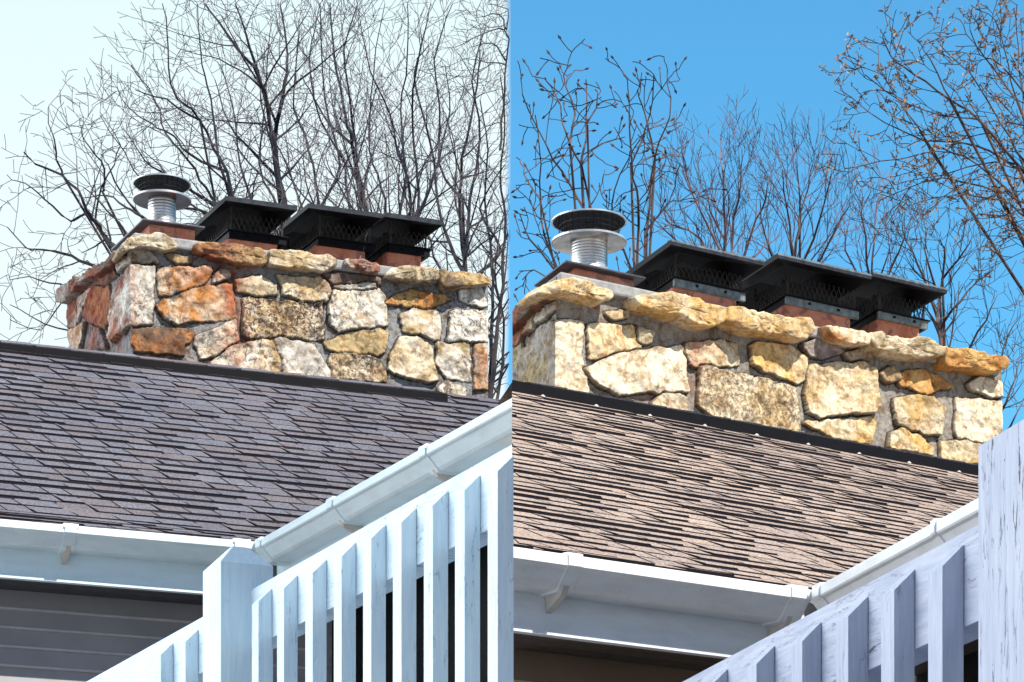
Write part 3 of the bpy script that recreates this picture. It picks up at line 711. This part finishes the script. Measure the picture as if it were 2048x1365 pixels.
def round_vent(ch, plate, pipe, low, top, dc, D):
    e, g, ne, K, root = ch['e'], ch['g'], ch['ne'], ch['K'], ch['root']
    s0, z0 = ch['fr'](*plate[0], dc); s1, z1 = ch['fr'](*plate[1], dc); zp = (z0+z1)/2
    mb = MB(); q = K+g*dc+e*s0; q.z = zp-.012; mb.box(q, e*(s1-s0), g*D, Z*.010)
    pl = mb.build('flashing_plate', M_PLATE, root, bevel=.002)
    uc, w = pipe; cdep = dc+D*.46
    s, _ = ch['fr'](uc, 450, cdep); c = K+g*cdep+e*s; sc = c.y/F
    r = w*.5*sc; zl = (H-low[0])/F*c.y+EYE; zt = (H-top[0])/F*c.y+EYE; R = low[1]*.5*sc; R2 = top[1]*.5*sc
    mb = MB(); pr = [(r*1.12, 0), (r*1.12, .02)]; n = 22; hh = zl-zp
    for i in range(n+1):
        z = .02+(hh-.02)*i/n; pr.append((r*(1+.018*(i % 2)), z))
    lathe(mb, Vector((c.x, c.y, zp)), pr, 72)
    vp = mb.build('vent_pipe', M_GALV, root)
    mb = MB(); mb.box(Vector((c.x+r*.5, c.y-r*1.05, zp+.006)), Vector((.045, .0, -.004)), Vector((0, .015, 0)), Vector((0, 0, .028)))
    mb.build('pipe_clamp', M_GALV, vp)
    mb = MB(); lathe(mb, Vector((c.x, c.y, zl)), [(r*.98, .0), (R*.97, -.004), (R, -.002), (R, .008), (R*.97, .010), (r*.9, .022), (r*.9, .0)], 64)
    mb.m = [0 if 64 <= k < 64*5 else 1 for k in range(len(mb.f))]
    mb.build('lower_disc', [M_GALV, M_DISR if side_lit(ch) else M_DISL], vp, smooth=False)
    mb = MB(); lathe(mb, Vector((c.x, c.y, zt)), [(.0005, .010), (R2*.75, .004), (R2*.96, .0), (R2, .000), (R2*1.0, .007), (R2*.96, .010), (R2*.5, .030), (.0005, .038)], 64)
    mb.m = [1 if k < 64*2 else 0 for k in range(len(mb.f))]  # black underside: shade below the top disc put into its colour
    mb.build('top_disc', [M_GALV, M_BLK], vp)
    mb = MB(); rc = R2*.80; n = 26
    for i in range(n):
        a = 2*math.pi*i/n; p = Vector((c.x+rc*math.cos(a), c.y+rc*math.sin(a), zl+.006)); bar(mb, p, p+Z*(zt-zl), .0016)
    for k in range(1, 4):
        z = zl+(zt-zl)*k/4
        for i in range(n):
            a, b = 2*math.pi*i/n, 2*math.pi*(i+1)/n
            bar(mb, Vector((c.x+rc*math.cos(a), c.y+rc*math.sin(a), z)), Vector((c.x+rc*math.cos(b), c.y+rc*math.sin(b), z)), .0016)
        mb.build('wire_cage', M_PLATE, vp)
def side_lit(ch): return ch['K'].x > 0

CL = chimney('L', 'rust stained fieldstone chimney above the blue grey roof, at left', HL, eL, gL, 265, 976, 1.22, 540, stonesL, sideL, capsL, capsLs, [(258, 640, .05, .5, .5), (462, 600, .07, .35, 1.), (400, 560, .15, .06, .7), (450, 540, .2, .05, .6), (480, 700, .1, .12, .8), (350, 690, .2, .08, .5), (640, 570, .12, .04, .3), (960, 740, .05, .1, .6)], [(190, 600, .18, .30, 1.), (150, 640, .15, .3, .7), (235, 680, .10, .15, .9)], 1.0, (.235, .245, .265))
gRc = horiz(-1173)
CR = chimney('R', 'sunlit cream fieldstone chimney above the brown roof, at right', HR, eR, gRc, 1112, 2003, .62, 640, stonesR, sideR, capsR, capsRs, [(1385, 740, .05, .15, .8), (1400, 690, .1, .04, .4), (1300, 800, .15, .04, .4)], [(1050, 650, .12, .1, .7)], 1.3, (.27, .255, .235))
# flues, left
flue(CL, 299, 391, 443, 0, .17, .42)
round_vent(CL, [(286, 437), (410, 452)], (324, 55), (402, 117), (370, 116), .11, .60)
hood(CL, [(452, 393), (595, 411)], 8, [(458, 459), (573, 477)], .28, .98, .0)
hood(CL, [(617, 408), (765, 426)], 8, [(636, 473), (748, 491)], .28, .98, .0)
hood(CL, [(770, 421), (887, 445)], 8, [(778, 484), (860, 503)], .28, .86, .0)
flue(CR, 1149, 1269, 534, 0, .10, .34)
round_vent(CR, [(1132, 522), (1292, 551)], (1178, 73), (487, 151), (446, 151), .05, .42)
hood(CR, [(1343, 483), (1529, 517)], 8, [(1349, 558), (1491, 583)], .23, .84, .0)
hood(CR, [(1556, 510), (1743, 545)], 8, [(1573, 591), (1718, 622)], .23, .84, .0)
hood(CR, [(1747, 540), (1894, 580)], 8, [(1757, 615), (1856, 648)], .23, .76, .0)

# ------------------------------------------------------------------ railings
def railing(side, lab, vpu, u_ref, Yref, rail_pt, railh, sp, w_out, w_end, u_list, drop, post, M_W, tilt=0):
    g = horiz(vpu); tow = -g; ng = Vector((-g.y, g.x, 0)); ng = ng if ng.y < 0 else -ng; inn = -ng
    P = at(u_ref, 1000, Yref); P.z = 0                 # outer face plane
    Pi = P+inn*w_end                                   # inner face of balusters = outer face of the rail
    zr = on_plane(*rail_pt, Pi, g).z
    root = empty('deck_railing', Vector((P.x, P.y, 0)), lab, 'railing')
    def col(u, B): rx = (u-CU)/F; return (rx*B.y-B.x)/(tow.x-rx*tow.y)
    mb = MB()
    t0, t1 = -2.2, 3.0
    q = Vector((Pi.x, Pi.y, zr))
    prof = [(-.001, 0), (-.001, -railh), (-.046, -railh), (-.046, 0)]
    Pq = Pi.copy(); Pq.z = zr
    sweep(mb, prof, Pq, tow, ng, t0 if side == 'L' else -4, t1, cb=(side == 'L'), ca=(side == 'R'))
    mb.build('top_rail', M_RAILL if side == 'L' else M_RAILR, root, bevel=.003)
    zf = zr-1.0
    mb = MB(); Pq = Pi.copy(); Pq.z = zf+.12
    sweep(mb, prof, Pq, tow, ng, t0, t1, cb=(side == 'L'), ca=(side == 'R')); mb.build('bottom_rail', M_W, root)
    # baluster prototype, local origin at its inner near edge at floor
    rr = random.Random(4)
    for u in u_list:
        t = col(u, Pi); o = Pi+tow*t; o.z = 0
        ztop = zr-drop+rr.uniform(-.003, .003)
        mb = MB(); a = o-tow*w_out; bev = w_end*1.0
        V = [a, o, o+ng*w_end, a+ng*w_end]
        zt = [ztop, ztop, ztop-bev, ztop-bev]
        zb = zf
        B_ = [Vector((v.x, v.y, zb)) for v in V]; T_ = [Vector((v.x, v.y, z)) for v, z in zip(V, zt)]
        for i in range(4): j = (i+1) % 4; mb.quad([B_[j], B_[i], T_[i], T_[j]])
        mb.quad(T_[::-1]); mb.quad(B_)
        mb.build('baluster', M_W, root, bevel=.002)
    for (uo, vS, S_, pk) in post:                       # outer-left column, shoulder row at outer-left, size, pyramid height
        out = .035 if side == 'L' else .02
        Po = P+ng*out; t = col(uo, Po); o = Po+tow*t
        zs = on_plane(uo, vS, Po, g).z
        V = [o, o+tow*S_, o+tow*S_+inn*S_, o+inn*S_]; mb = MB()
        B_ = [Vector((v.x, v.y, 0)) for v in V]; T_ = [Vector((v.x, v.y, zs)) for v in V]
        c = sum(T_, Vector((0, 0, 0)))/4; R_ = [c+(v-c)*.28+Z*pk for v in T_]
        for i in range(4):
            j = (i+1) % 4; mb.quad([B_[i], B_[j], T_[j], T_[i]]); mb.quad([T_[i], T_[j], R_[j], R_[i]])
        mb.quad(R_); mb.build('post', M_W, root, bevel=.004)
    # deck boards behind it
    mb = MB()
    for k in range(9):
        Pd = Pi+inn*(.06+k*.15); Pd.z = zf
        if side == 'L' and Pd.x > -.1: break
        sweep(mb, [(0, 0), (-.14, 0), (-.14, -.035), (0, -.035)], Pd, tow, ng, t0, t1, cb=(side == 'L'))
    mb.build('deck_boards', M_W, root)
    print(side, 'rail z', zr)
    return root
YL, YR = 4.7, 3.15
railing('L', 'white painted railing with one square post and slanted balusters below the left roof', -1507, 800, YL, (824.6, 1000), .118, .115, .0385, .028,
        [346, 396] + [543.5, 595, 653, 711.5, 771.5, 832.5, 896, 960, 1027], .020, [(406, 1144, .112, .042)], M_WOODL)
railing('R', 'weathered white railing, its shade put in as lavender, with a big post at the right edge of the picture', -400, 1829, YR, (1829, 1117), .108, .115, .040, .026,
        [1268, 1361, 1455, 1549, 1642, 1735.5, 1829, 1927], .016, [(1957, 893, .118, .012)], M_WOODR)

# ------------------------------------------------------------------ trees
class TB:
    def __init__(s): s.V = []; s.F = []
    def tube(s, pts, rad, sides):
        i0 = len(s.V); n = len(pts)
        for k in range(n):
            d = (pts[min(k+1, n-1)]-pts[max(k-1, 0)])
            d = d.normalized() if d.length > 1e-9 else Vector((0, 0, 1))
            u = d.cross(Vector((.31, .9, .2))); u = u.normalized() if u.length > 1e-6 else Vector((1, 0, 0)); v = d.cross(u)
            for j in range(sides):
                a = 2*math.pi*j/sides; q = pts[k]+(u*math.cos(a)+v*math.sin(a))*rad[k]; s.V.append((q.x, q.y, q.z))
        for k in range(n-1):
            for j in range(sides):
                j2 = (j+1) % sides; s.F.append((i0+k*sides+j, i0+k*sides+j2, i0+(k+1)*sides+j2, i0+(k+1)*sides+j))
def tree(label, group, Y, trunk_u, guides, p, mats, party, seed):
    rnd = random.Random(seed); px = Y/F
    T, C, Lf, Bd = TB(), TB(), TB(), TB()
    lim = lambda q: (q.x > -.02) if party == 'L' else (q.x < .02)
    def rv(): return Vector((rnd.gauss(0, 1), rnd.gauss(0, 1), rnd.gauss(0, 1)))
    def grow(P, d, L, r, lvl):
        seg = max(.035, min(.14, L/8)) ; n = max(3, int(L/seg)); pts = [P.copy()]; rad = [r]; q = P.copy()
        cur = rv()*.09; cur.y *= .5
        for k in range(n):
            d = (d+rv()*p['jit']+cur*.35+Z*p['up']).normalized(); q = q+d*seg
            if lim(q): break
            pts.append(q.copy()); rad.append(max(p['rmin'], r*(1-.72*(k+1)/n)))
        if len(pts) < 2: return
        (T if r > p['rT'] else C).tube(pts, rad, 5 if r > p['rT'] else 3)
        kids(pts, rad, L, lvl)
        if lvl >= 2 and p.get('bud'):
            e_ = pts[-1]; C.tube([e_, e_+d*.012*p['bud'], e_+d*.03*p['bud']], [.003*p['bud'], .0075*p['bud'], .001], 4)
        if p.get('leaf') and lvl >= 2:
            for q_ in pts[len(pts)//2:]:
                if rnd.random() < p['leaf']: leaf(q_, d)
    def leaf(q, d):
        for _ in range(rnd.choice((2, 3, 4))):
            a = rv().normalized(); b = a.cross(rv()).normalized(); s = rnd.uniform(.007, .016)*p.get('ls', 1)
            o = q+rv()*.010; i = len(Lf.V)
            for w in (o, o+a*s+b*s*.4, o+a*s*2.1, o+a*s-b*s*.4): Lf.V.append((w.x, w.y, w.z))
            Lf.F.append((i, i+1, i+2, i+3))
    def kids(pts, rad, L, lvl):
        if lvl >= p['lv']: return
        dens = p['dens'][lvl]; tot = 0; nxt = rnd.uniform(.3, 1.0)/dens; side = rnd.choice((-1, 1))
        ln = sum((pts[i+1]-pts[i]).length for i in range(len(pts)-1)); acc = 0
        for i in range(1, len(pts)):
            sg = (pts[i]-pts[i-1]).length; acc += sg
            while acc > nxt:
                nxt += rnd.uniform(.55, 1.5)/dens; f = acc/ln
                if f < .12 and lvl > 0: continue
                d = (pts[i]-pts[i-1]).normalized(); side = -side
                ax = d.cross(Vector((0, 1, 0))); ax = ax.normalized() if ax.length > .01 else Vector((1, 0, 0))
                an = math.radians(rnd.uniform(*p['ang']))
                lat = ax*side+Vector((0, rnd.gauss(0, .8), 0))+rv()*.25
                nd = (d*math.cos(an)+lat.normalized()*math.sin(an)).normalized()
                cl = p['len'][lvl]*rnd.uniform(.45, 1.25)*(1-.45*f)
                grow(pts[i], nd, cl, max(p['rmin'], min(rad[i]*.62, p['rl'][lvl])), lvl+1)
    for gd in guides:
        w = gd[0]*p.get('wk', 1); dy = rnd.uniform(-.6, .6); ps = gd[1:]
        P = [at(u, v, Y+dy+.25*math.sin(i*1.7+seed)) for i, (u, v) in enumerate(ps)]
        pts = []; 
        for i in range(len(P)-1):
            m = max(3, int((P[i+1]-P[i]).length/.16))
            p0 = P[max(i-1, 0)]; p3 = P[min(i+2, len(P)-1)]
            for k in range(m):
                t = k/m; a = P[i]; b = P[i+1]
                q = .5*((2*a)+(b-p0)*t+(2*p0-5*a+4*b-p3)*t*t+(3*a-p0-3*b+p3)*t**3)
                pts.append(q+rv()*p.get('wob', .006))
        pts.append(P[-1]); n = len(pts); r0 = w*.5*px
        pts2 = []
        for q in pts:
            if lim(q): break
            pts2.append(q)
        if len(pts2) < 3: continue
        rad = [max(p['rmin']*1.2, r0*1.08*(1-.82*(k/n)**.9)) for k in range(len(pts2))]
        T.tube(pts2, rad, 6); kids(pts2, rad, 0, 0)
    base = at(trunk_u, 900, Y); base.z = 0
    root = empty('bare_tree' if not p.get('leaf') else 'budding_tree', base, label, 'tree', group)
    # trunk: ground up to where the limbs gather
    rr = guides[0][0]*px*1.5*p.get('wk', 1)
    j0 = at(*guides[0][1], Y)
    pts = [base+Vector((0, 0, 0)), base+Vector((.1, 0, j0.z*.3)), (base+j0)/2+Vector((0, 0, j0.z*.12)), j0]
    T.tube(pts, [rr*1.6, rr*1.2, rr, rr*.8], 10)
    for gd in guides[1:]:
        a = at(*gd[1], Y)
        if a.z < j0.z+3:
            T.tube([j0-Z*.8, (j0+a)/2-Z*.25, a], [gd[0]*.5*px*1.2, gd[0]*.5*px*1.1, gd[0]*.5*px], 6)
    obj_np('trunk', T.V, T.F, mats[0], root, True)
    if C.V: obj_np('crown', C.V, C.F, mats[1], root, False)
    if Lf.V: obj_np('leaves', Lf.V, Lf.F, M_LEAF, root, False)
    print('tree', label[:30], len(T.F), len(C.F), len(Lf.F))
BASE = dict(jit=.085, up=.03, lv=3, dens=(3.4, 5.5, 7.5), len=(.95, .50, .24), ang=(25, 58), rl=(.013, .0065, .0034), rmin=.0023, rT=.0085)
def P_(**k): d = dict(BASE); d.update(k); return d
GT = 'bare winter trees behind the left chimney'
tree('wide spreading bare tree leaning out left of the left chimney', GT, 19, 480,
 [(12, (480, 800), (400, 640), (300, 540), (232, 496), (205, 466), (176, 422), (164, 396), (126, 352), (73, 329), (48, 305)),
  (9, (420, 700), (300, 590), (240, 550), (182, 528), (126, 507), (80, 500), (53, 496), (15, 455)),
  (8, (400, 640), (330, 480), (284, 434), (252, 414), (211, 392), (168, 396)),
  (5, (126, 352), (113, 320), (108, 280), (97, 245), (98, 212)), (5, (204, 382), (211, 352), (190, 310), (165, 270), (160, 238)),
  (5, (300, 560), (200, 600), (120, 570), (60, 555), (20, 560)), (5, (300, 640), (180, 660), (90, 650), (20, 610)),
  (5, (176, 422), (140, 440), (90, 400), (50, 370), (14, 350)), (5, (205, 466), (190, 420), (215, 350), (240, 290), (200, 225)),
  (4, (240, 550), (130, 600), (80, 660), (20, 640)), (5, (284, 434), (240, 380), (215, 330), (205, 300))],
 P_(dens=(4.2, 6.5, 8.5), len=(.62, .32, .15), up=.01), (M_BARKL, M_TWIGL), 'L', 1)
tree('slender bare tree rising behind the round metal vent of the left chimney', GT, 21, 520,
 [(9, (520, 760), (480, 560), (440, 440), (430, 410), (400, 360), (360, 300), (330, 265), (310, 200), (262, 130)),
  (9, (500, 640), (480, 460), (455, 345), (430, 300), (400, 240), (340, 170), (335, 60), (325, 8)), (8, (500, 600), (470, 440), (440, 330), (420, 200), (405, 130), (395, 8)),
  (6, (455, 345), (380, 310), (345, 270), (300, 250), (245, 200)), (6, (430, 410), (340, 355), (290, 320), (250, 260)), (5, (400, 240), (330, 200), (270, 180)),
  (6, (480, 460), (400, 420), (330, 400), (270, 340), (200, 230)), (5, (440, 440), (370, 400), (320, 330), (280, 300))],
 P_(dens=(4.4, 7, 9), len=(.8, .38, .18)), (M_BARKL, M_TWIGL), 'L', 2)
tree('thickest bare tree forking high above the first hooded flue on the left', GT, 23, 620,
 [(15, (620, 760), (590, 520), (560, 360), (540, 250), (520, 160), (470, 90), (410, 8)), (10, (548, 280), (570, 165), (574, 110), (560, 8)), (8, (535, 210), (500, 100), (470, 8)),
  (8, (600, 560), (520, 440), (480, 330), (470, 240), (440, 130)), (8, (610, 600), (640, 460), (620, 300), (590, 220), (600, 60)), (8, (600, 560), (640, 420), (680, 330), (650, 200), (640, 8)),
  (7, (560, 360), (500, 300), (460, 250), (430, 160)), (6, (600, 520), (560, 420), (520, 330), (530, 200), (545, 40)), (6, (620, 500), (600, 400), (560, 300), (520, 260))],
 P_(dens=(4.2, 6.8, 9.5), len=(1.0, .5, .22)), (M_BARKL, M_TWIGL), 'L', 3)
tree('many stemmed bare tree above the middle hooded flue on the left', GT, 25, 780,
 [(13, (780, 760), (750, 540), (725, 400), (705, 290), (690, 230), (670, 120), (660, 8)), (9, (760, 560), (735, 430), (715, 330), (700, 200), (690, 100), (715, 8)), (8, (770, 600), (820, 420), (790, 280), (780, 230), (740, 140), (720, 40)),
  (8, (780, 560), (810, 350), (800, 220), (815, 120), (815, 8)), (8, (790, 600), (835, 420), (830, 300), (825, 180), (850, 60), (862, 8)), (7, (770, 540), (700, 420), (690, 330), (640, 240), (620, 120), (640, 8)),
  (6, (760, 520), (770, 400), (740, 300), (745, 150), (770, 8)), (6, (705, 290), (660, 250), (620, 180), (600, 150)), (7, (790, 520), (860, 380), (880, 260), (870, 120), (905, 8))],
 P_(dens=(4.2, 6.8, 9.5), len=(1.0, .5, .22), ang=(18, 45), up=.05), (M_BARKL, M_TWIGL), 'L', 4)
tree('bare tree crowding the right end of the left chimney', GT, 27, 950,
 [(13, (950, 900), (940, 640), (920, 440), (925, 320), (950, 200), (960, 100)), (9, (930, 560), (940, 400), (960, 280), (945, 160), (970, 60)), (10, (975, 860), (985, 560), (970, 400), (975, 300), (960, 200)),
  (9, (980, 800), (1010, 480), (1000, 360), (1012, 250), (1000, 150)), (8, (930, 560), (880, 430), (870, 330), (830, 150), (858, 90)), (6, (925, 400), (880, 330), (900, 220), (890, 130)), (8, (980, 860), (1000, 760), (1008, 640), (990, 540), (1010, 420)),
  (8, (940, 560), (1000, 500), (960, 420), (1010, 330)), (7, (940, 640), (880, 540), (850, 460), (800, 380)), (6, (985, 700), (1010, 560), (1016, 480)),
  (5, (1000, 300), (1012, 150), (1010, 60), (960, 70), (910, 95)), (4, (1012, 120), (985, 85), (940, 95)), (4, (1010, 60), (1000, 30), (955, 35)), (3, (1012, 130), (975, 125), (925, 118)), (3, (1012, 60), (1016, 20), (975, 10))],
 P_(dens=(4.2, 6.8, 9.5), len=(.9, .48, .22)), (M_BARKL, M_TWIGL), 'L', 5)
GR = 'bare trees behind the right chimney'
def SCL(p, k):
    p = dict(p); p['len'] = tuple(x*k for x in p['len']); p['rl'] = tuple(x*k for x in p['rl']); p['dens'] = tuple(x/k for x in p['dens']); p['rmin'] *= k; p['ls'] = k; return p
tree('dark knobbly bare tree rising behind the shiny round vent of the right chimney', GR, 20, 1190,
 [(8, (1190, 760), (1190, 560), (1180, 410), (1160, 330), (1130, 270), (1112, 190), (1090, 155)), (6, (1163, 335), (1175, 240), (1172, 160)), (6, (1185, 450), (1140, 370), (1090, 290), (1045, 190)), (5, (1140, 290), (1148, 230), (1130, 150), (1142, 130)),
  (6, (1150, 640), (1090, 470), (1080, 400), (1078, 290), (1070, 230)), (5, (1130, 560), (1060, 480), (1040, 430)), (4, (1080, 400), (1050, 350), (1040, 320)), (4, (1140, 600), (1070, 540), (1045, 560)), (4, (1175, 250), (1195, 200), (1190, 180))],
 SCL(P_(dens=(7, 9, 6), len=(.34, .17, .08), lv=2, rmin=.0030, jit=.17, ang=(35, 65), rl=(.007, .0045, .0036), bud=1.4), 1.33), (M_BARKR, M_BARKR), 'R', 11)
tree('second dark knobbly bare tree between the round vent and the first hood at right', GR, 20.5, 1280,
 [(8, (1280, 760), (1275, 560), (1275, 410), (1262, 330), (1260, 230), (1255, 160)), (7, (1285, 600), (1300, 400), (1310, 310), (1340, 230), (1335, 140)), (5, (1310, 310), (1290, 230), (1275, 180)), (5, (1262, 330), (1300, 230), (1308, 150)), (5, (1270, 560), (1225, 440), (1240, 350), (1280, 280)), (4, (1310, 320), (1350, 310)), (4, (1290, 460), (1340, 400), (1360, 330))],
 SCL(P_(dens=(7, 9, 6), len=(.34, .17, .08), lv=2, rmin=.0030, jit=.17, ang=(35, 65), rl=(.007, .0045, .0036), bud=1.4), 1.33), (M_BARKR, M_BARKR), 'R', 12)
FINE = dict(dens=(7, 9, 10), len=(.72, .36, .18), ang=(14, 38), up=.07, jit=.10)
tree('pinkish fine twigged tree with the tallest tip above the first hood at right', GR, 24, 1450,
 [(9, (1450, 780), (1450, 560), (1450, 430), (1445, 350), (1442, 270)), (7, (1450, 600), (1440, 500), (1390, 400), (1365, 340)), (6, (1460, 560), (1465, 470), (1480, 370), (1484, 300)), (7, (1460, 600), (1500, 470), (1530, 400), (1535, 350)), (6, (1440, 620), (1400, 480), (1340, 450), (1330, 420)), (5, (1420, 560), (1350, 480), (1300, 430)), (5, (1450, 480), (1420, 420), (1415, 380))],
 P_(**FINE), (M_TWIGR, M_TWIGR), 'R', 13)
tree('pinkish fine twigged tree behind the middle hood of the right chimney', GR, 25, 1595,
 [(9, (1595, 780), (1590, 560), (1595, 460), (1610, 400), (1625, 330)), (6, (1590, 560), (1572, 420), (1565, 340)), (6, (1600, 540), (1640, 440), (1662, 350)), (6, (1600, 600), (1670, 460), (1700, 410)), (6, (1580, 600), (1530, 470), (1520, 400)), (5, (1600, 480), (1600, 400), (1592, 320))],
 P_(**FINE), (M_BARKR, M_TWIGR), 'R', 14)
tree('low scrubby tree with one pale upright stick behind the last hood at right', GR, 23, 1750,
 [(7, (1750, 800), (1742, 600), (1750, 450), (1765, 362)), (5, (1740, 560), (1725, 430), (1718, 390)), (5, (1750, 600), (1800, 500), (1815, 450)), (5, (1740, 600), (1690, 500), (1700, 440)), (4, (1760, 560), (1780, 490))],
 P_(dens=(7, 9, 10), len=(.55, .3, .15), ang=(18, 45), up=.05), (M_TWIGR, M_TWIGR), 'R', 15)
tree('bare tree fanning out beyond the right end of the right chimney', GR, 20, 1900,
 [(9, (1900, 860), (1880, 680), (1876, 620), (1890, 520), (1880, 480)), (6, (1880, 660), (1920, 600), (1960, 560), (1985, 540)), (6, (1880, 650), (1850, 560), (1815, 480), (1800, 440)), (5, (1885, 560), (1930, 500), (1945, 470)), (7, (1960, 880), (1990, 800), (2005, 700), (2036, 640)), (6, (1990, 850), (2020, 780), (2040, 720)), (5, (1930, 720), (1970, 640), (1995, 590)), (5, (2000, 880), (2030, 840), (2046, 800)), (5, (1880, 600), (1850, 500), (1860, 450))],
 P_(dens=(7, 9, 9), len=(.55, .28, .14), ang=(18, 48), up=.05), (M_BARKR, M_BARKR), 'R', 16)
tree('tree with tiny tan spring leaves reaching in from the upper right corner', 'budding trees', 22, 2330,
 [(16, (2330, 900), (2200, 600), (2120, 420), (2034, 330), (1960, 240), (1900, 200), (1830, 150), (1780, 110), (1766, 70)), (9, (2070, 365), (2034, 340), (1950, 290), (1850, 280), (1770, 245), (1680, 180)), (9, (2120, 420), (2034, 300), (1990, 230), (1940, 150), (1880, 90)),
  (8, (2100, 420), (2034, 400), (1980, 350), (1900, 305), (1800, 318), (1690, 338)), (7, (2140, 480), (2060, 440), (2000, 400), (1900, 390), (1820, 412)), (9, (2150, 480), (2110, 350), (2034, 200), (2010, 100), (1990, 40)), (9, (2160, 480), (2060, 250), (2036, 100), (2034, 10)),
  (6, (2180, 560), (2100, 520), (2034, 450), (1960, 430), (1920, 455)), (6, (1900, 200), (1860, 120), (1835, 80)), (6, (1850, 280), (1790, 190), (1755, 140)), (6, (2034, 200), (1950, 90), (1920, 40)), (5, (1960, 240), (1880, 230), (1800, 200), (1730, 150)), (6, (2034, 330), (1960, 330), (1880, 350), (1790, 370)), (6, (1990, 380), (1900, 360), (1850, 365), (1760, 400)),(6,(2060,200),(2000,130),(1960,110),(1940,60))],
 SCL(P_(dens=(8, 10, 10), len=(.36, .22, .11), up=.012, jit=.09, rmin=.0023, rl=(.006, .0035, .0026), leaf=1.0, wk=.6), 1.47), (M_BARKR, M_BARKR), 'R', 17)

# ------------------------------------------------------------------ two storey neighbour, right of the viewer (unseen, added only to shade the railings)
def shade_house():
    root = empty('added_shade_house', (5.2, .6, 0), 'tall two storey house added out of view to shade the railings', 'house')
    x0, x1, y0, y1, h = 2.25, 8.2, -3.5, 3.1, 8.2
    mb = MB()
    for k in range(54):
        z = k*.15; o = .012
        for a, b in (((x0, y0), (x1, y0)), ((x1, y0), (x1, y1)), ((x1, y1), (x0, y1)), ((x0, y1), (x0, y0))):
            A, B = Vector((*a, 0)), Vector((*b, 0)); d = (B-A).normalized(); n = Vector((d.y, -d.x, 0))
            mb.quad([A+n*o+Z*z, B+n*o+Z*z, B+Z*(z+.15), A+Z*(z+.15)])
    mb.build('siding_wall', M_SIDL, root)
    mb = MB(); ym = (y0+y1)/2; e_ = .35
    mb.quad([Vector((x0-e_, y0-e_, h-.2)), Vector((x1+e_, y0-e_, h-.2)), Vector((x1+e_, ym, h+1.5)), Vector((x0-e_, ym, h+1.5))], 0, (.2, .19, .2, 1))
    mb.quad([Vector((x1+e_, y1+e_, h-.2)), Vector((x0-e_, y1+e_, h-.2)), Vector((x0-e_, ym, h+1.5)), Vector((x1+e_, ym, h+1.5))], 0, (.2, .19, .2, 1))
    for x in (x0, x1): mb.quad([Vector((x, y0, h-.2)), Vector((x, y1, h-.2)), Vector((x, ym, h+1.4))], 0, (.2, .19, .2, 1))
    mb.build('roof', M_SHING, root)
    for z in (1.1, 4.2):
        for y in (-2.4, .6):
            mb = MB(); mb.box(Vector((x0-.03, y, z)), Vector((.05, 0, 0)), Vector((0, 1.1, 0)), Z*1.4); w = mb.build('window', M_FASC, root)
            mb = MB(); mb.box(Vector((x0-.035, y+.07, z+.07)), Vector((.01, 0, 0)), Vector((0, .96, 0)), Z*1.26); mb.build('pane', M_DARK, w)
shade_house()
